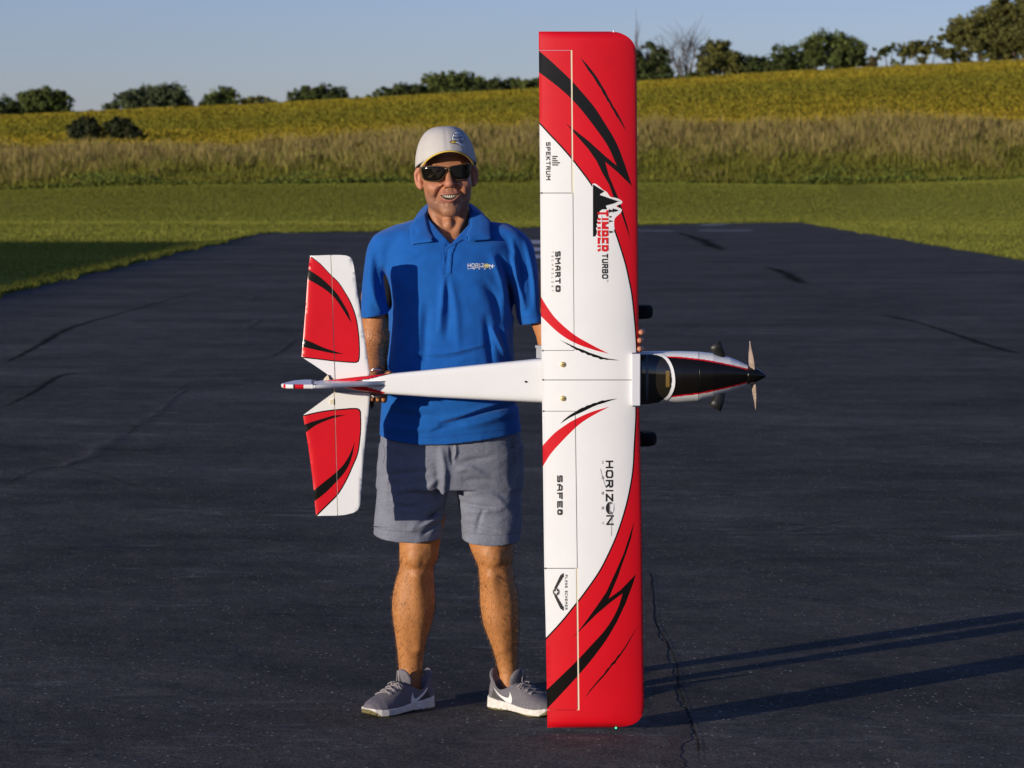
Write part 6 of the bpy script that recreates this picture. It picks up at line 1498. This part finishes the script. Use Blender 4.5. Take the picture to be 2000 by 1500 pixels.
# ---- shoes
def shoe(heel, toe, mirror):
    heel = Vector(heel); toe = Vector(toe); d = (toe-heel); d.z = 0; Ln = .292; d.normalize(); lat = Vector((-d.y, d.x, 0))
    if mirror: lat = -lat
    def toW(A): return np.array(heel) + .90*A[:, 0:1]*np.array(d) + 1.08*A[:, 1:2]*np.array(lat) + 1.10*A[:, 2:3]*np.array((0,0,1.))
    lx_ = [-.004,0,.008,.02,.06,.10,.15,.20,.235,.262,.280,.289,.2935]
    hw = [.004,.016,.026,.033,.036,.0345,.041,.0475,.0455,.037,.026,.014,.003]
    zt = [.06,.080,.091,.092,.076,.078,.080,.062,.053,.047,.040,.033,.025]
    cl = [0,0,0,0,0,-.002,-.002,.002,.006,.009,.011,.012,.012]
    def upper(X, Y, Z):
        h_ = np.interp(X, lx_, hw); t_ = np.interp(X, lx_, zt); c_ = np.interp(X, lx_, cl); zb = .018
        n1 = 2.3; val = (np.abs((Y-c_)/h_)**n1 + np.abs((Z-zb)/(t_-zb))**n1)**(1/n1); dd = (val-1)*np.minimum(h_, t_-zb)*.9
        dd = np.maximum(dd, np.maximum(zb-Z, np.maximum(-.004-X, X-.294)))
        op = ((X-.058)/.041)**2 + (Y/.0245)**2; opn = (np.sqrt(op)-1)*.025; dd = smax(dd, -np.maximum(opn, .030-Z), .004)
        dd = smax(dd, -cap_(X, Y, Z, (.09,0,.112), (.030,0,.095), .016, .020), .006)
        tg = ell(X*math.cos(.5)-(Z)*math.sin(.5)*1.0, Y, X*math.sin(.5)+Z*math.cos(.5), (.110*math.cos(.5)-.093*math.sin(.5), 0, .110*math.sin(.5)+.093*math.cos(.5)), (.0125,.0275,.029)); dd = smin(dd, tg, .004)
        hc_ = ell(X, Y, Z, (.004,0,.094), (.006,.018,.018)); dd = smin(dd, hc_, .008)
        dd = smax(dd, -np.where((X > .13) & (X < .198), .0035-np.abs(np.abs(Y-.0)-.0225) - .004, -1)*0 - 1, .001)
        return dd
    def solef(X, Y, Z):
        h_ = np.interp(X, lx_, hw)*1.06+.0025; c_ = np.interp(X, lx_, cl); zb = np.interp(X, [-.01,.0,.03,.09,.12,.22,.26,.295], [.012,.008,.003,.005,.007,.003,.006,.016]); t_ = np.interp(X, [-.01,.02,.10,.16,.24,.295], [.040,.036,.029,.024,.024,.030])
        flare = .004*np.clip((.04-Z)/.04, 0, 1)*np.clip((.12-X)/.05, 0, 1)
        dd = np.maximum(np.abs(Y-c_) - h_ - flare, np.maximum(Z-t_, zb-Z)); dd = smax(dd, np.maximum(-.010-X, X-.297), .004)
        return dd
    uv, uf = surface_nets(upper, (-.012,-.056,.010), (.300,.060,.142), .0023)
    sv_, sf_ = surface_nets(solef, (-.016,-.060,-.002), (.302,.066,.046), .0023)
    if mirror: uf = uf[:, ::-1]; sf_ = sf_[:, ::-1]
    W1 = toW(uv); up = build('shoe', W1, uf, M['knit'], man); ORG[up.name] = ORG['person']
    mi = (sv_[sf_].mean(1)[:, 2] < .0095 + .018*np.clip((sv_[sf_].mean(1)[:, 0]-.262)/.03, 0, 1)).astype(int)
    build('sole', toW(sv_), sf_, [M['sole'], M['outsole']], up, mi=mi)
    bvh = BVHTree.FromPolygons([tuple(v) for v in W1], [tuple(int(i) for i in f) for f in uf])
    def top(l_, y_):
        p = Vector(toW(np.array([[l_, y_, .2]]))[0]); r = bvh.ray_cast(p, Vector((0,0,-1))); return r[0] if r[0] else None
    lace = M.setdefault('lace', mat('shoe_lace', (.24,.22,.22), .9, bump=[(300, .001)]))
    for k in range(8):
        l_ = .131 + .0102*k; pts = []
        for j in range(9):
            y_ = (-1 + j/4)*(.021 + .0010*k); q = top(l_ + .008*math.sin((j/8-.5)*3)*(-1)**k, y_)
            if q: pts.append(q + Vector((0,0,.0022)))
        if len(pts) > 3: MB().tube(pts, .0026, 6).build('lace', lace, up)
    for sg2 in (-1, 1):                                      # loops of the tied lace
        pts = []
        for t in np.linspace(0, 1, 10):
            l_ = .142 + .016*math.sin(t*math.pi*2)*.6 + .018*t; y_ = sg2*(.004 + .026*math.sin(t*math.pi)); q = top(l_, y_)
            if q: pts.append(q + Vector((0,0,.006 + .004*math.sin(t*math.pi))))
        MB().tube(pts, .0020, 6).build('lace', lace, up)
    return up, bvh, toW
sh1, bv1, w1 = shoe(G(838,1381), G(712,1402), False)
sh2, bv2, w2 = shoe(G(963,1381), G(1088,1402), True)
sw_m = mat('shoe_logo_white', (.70,.68,.66), .5); dk = mat('heel_counter_dark', (.055,.052,.048), .8)
drape('heel_panel', [(835.5,1345),(840,1362),(842,1365),(838,1368),(820,1374),(805,1377),(812,1371),(825,1361),(833,1350)], bv1, dk, sh1, .0010, 0, 3)
drape('swoosh', spl([(836,1341),(833,1350),(825,1360),(815,1370)], 4) + spl([(815,1370),(809,1375),(804.5,1376.5),(803,1370),(803.5,1362),(806.5,1352)], 4)[1:] + spl([(806.5,1352),(807.5,1359),(810,1364),(814,1363.5),(821,1358),(829,1350),(836,1341)], 4)[1:-1], bv1, sw_m, sh1, .0016, 0, 3)
drape('heel_panel', [(964,1346),(968,1355),(975,1363),(988,1370),(998,1377),(1004,1377.5),(985,1373),(970,1367),(960,1361),(961,1354)], bv2, dk, sh2, .0010, 0, 3)
drape('swoosh', spl([(963.5,1341),(968,1350),(976,1360),(988,1370)], 4) + spl([(988,1370),(994,1374),(997.5,1375),(1000,1368),(999,1360),(995.5,1351)], 4)[1:] + spl([(995.5,1351),(995,1358),(992.5,1362.5),(987,1362),(977,1357),(969,1349),(963.5,1341)], 4)[1:-1], bv2, sw_m, sh2, .0016, 0, 3)
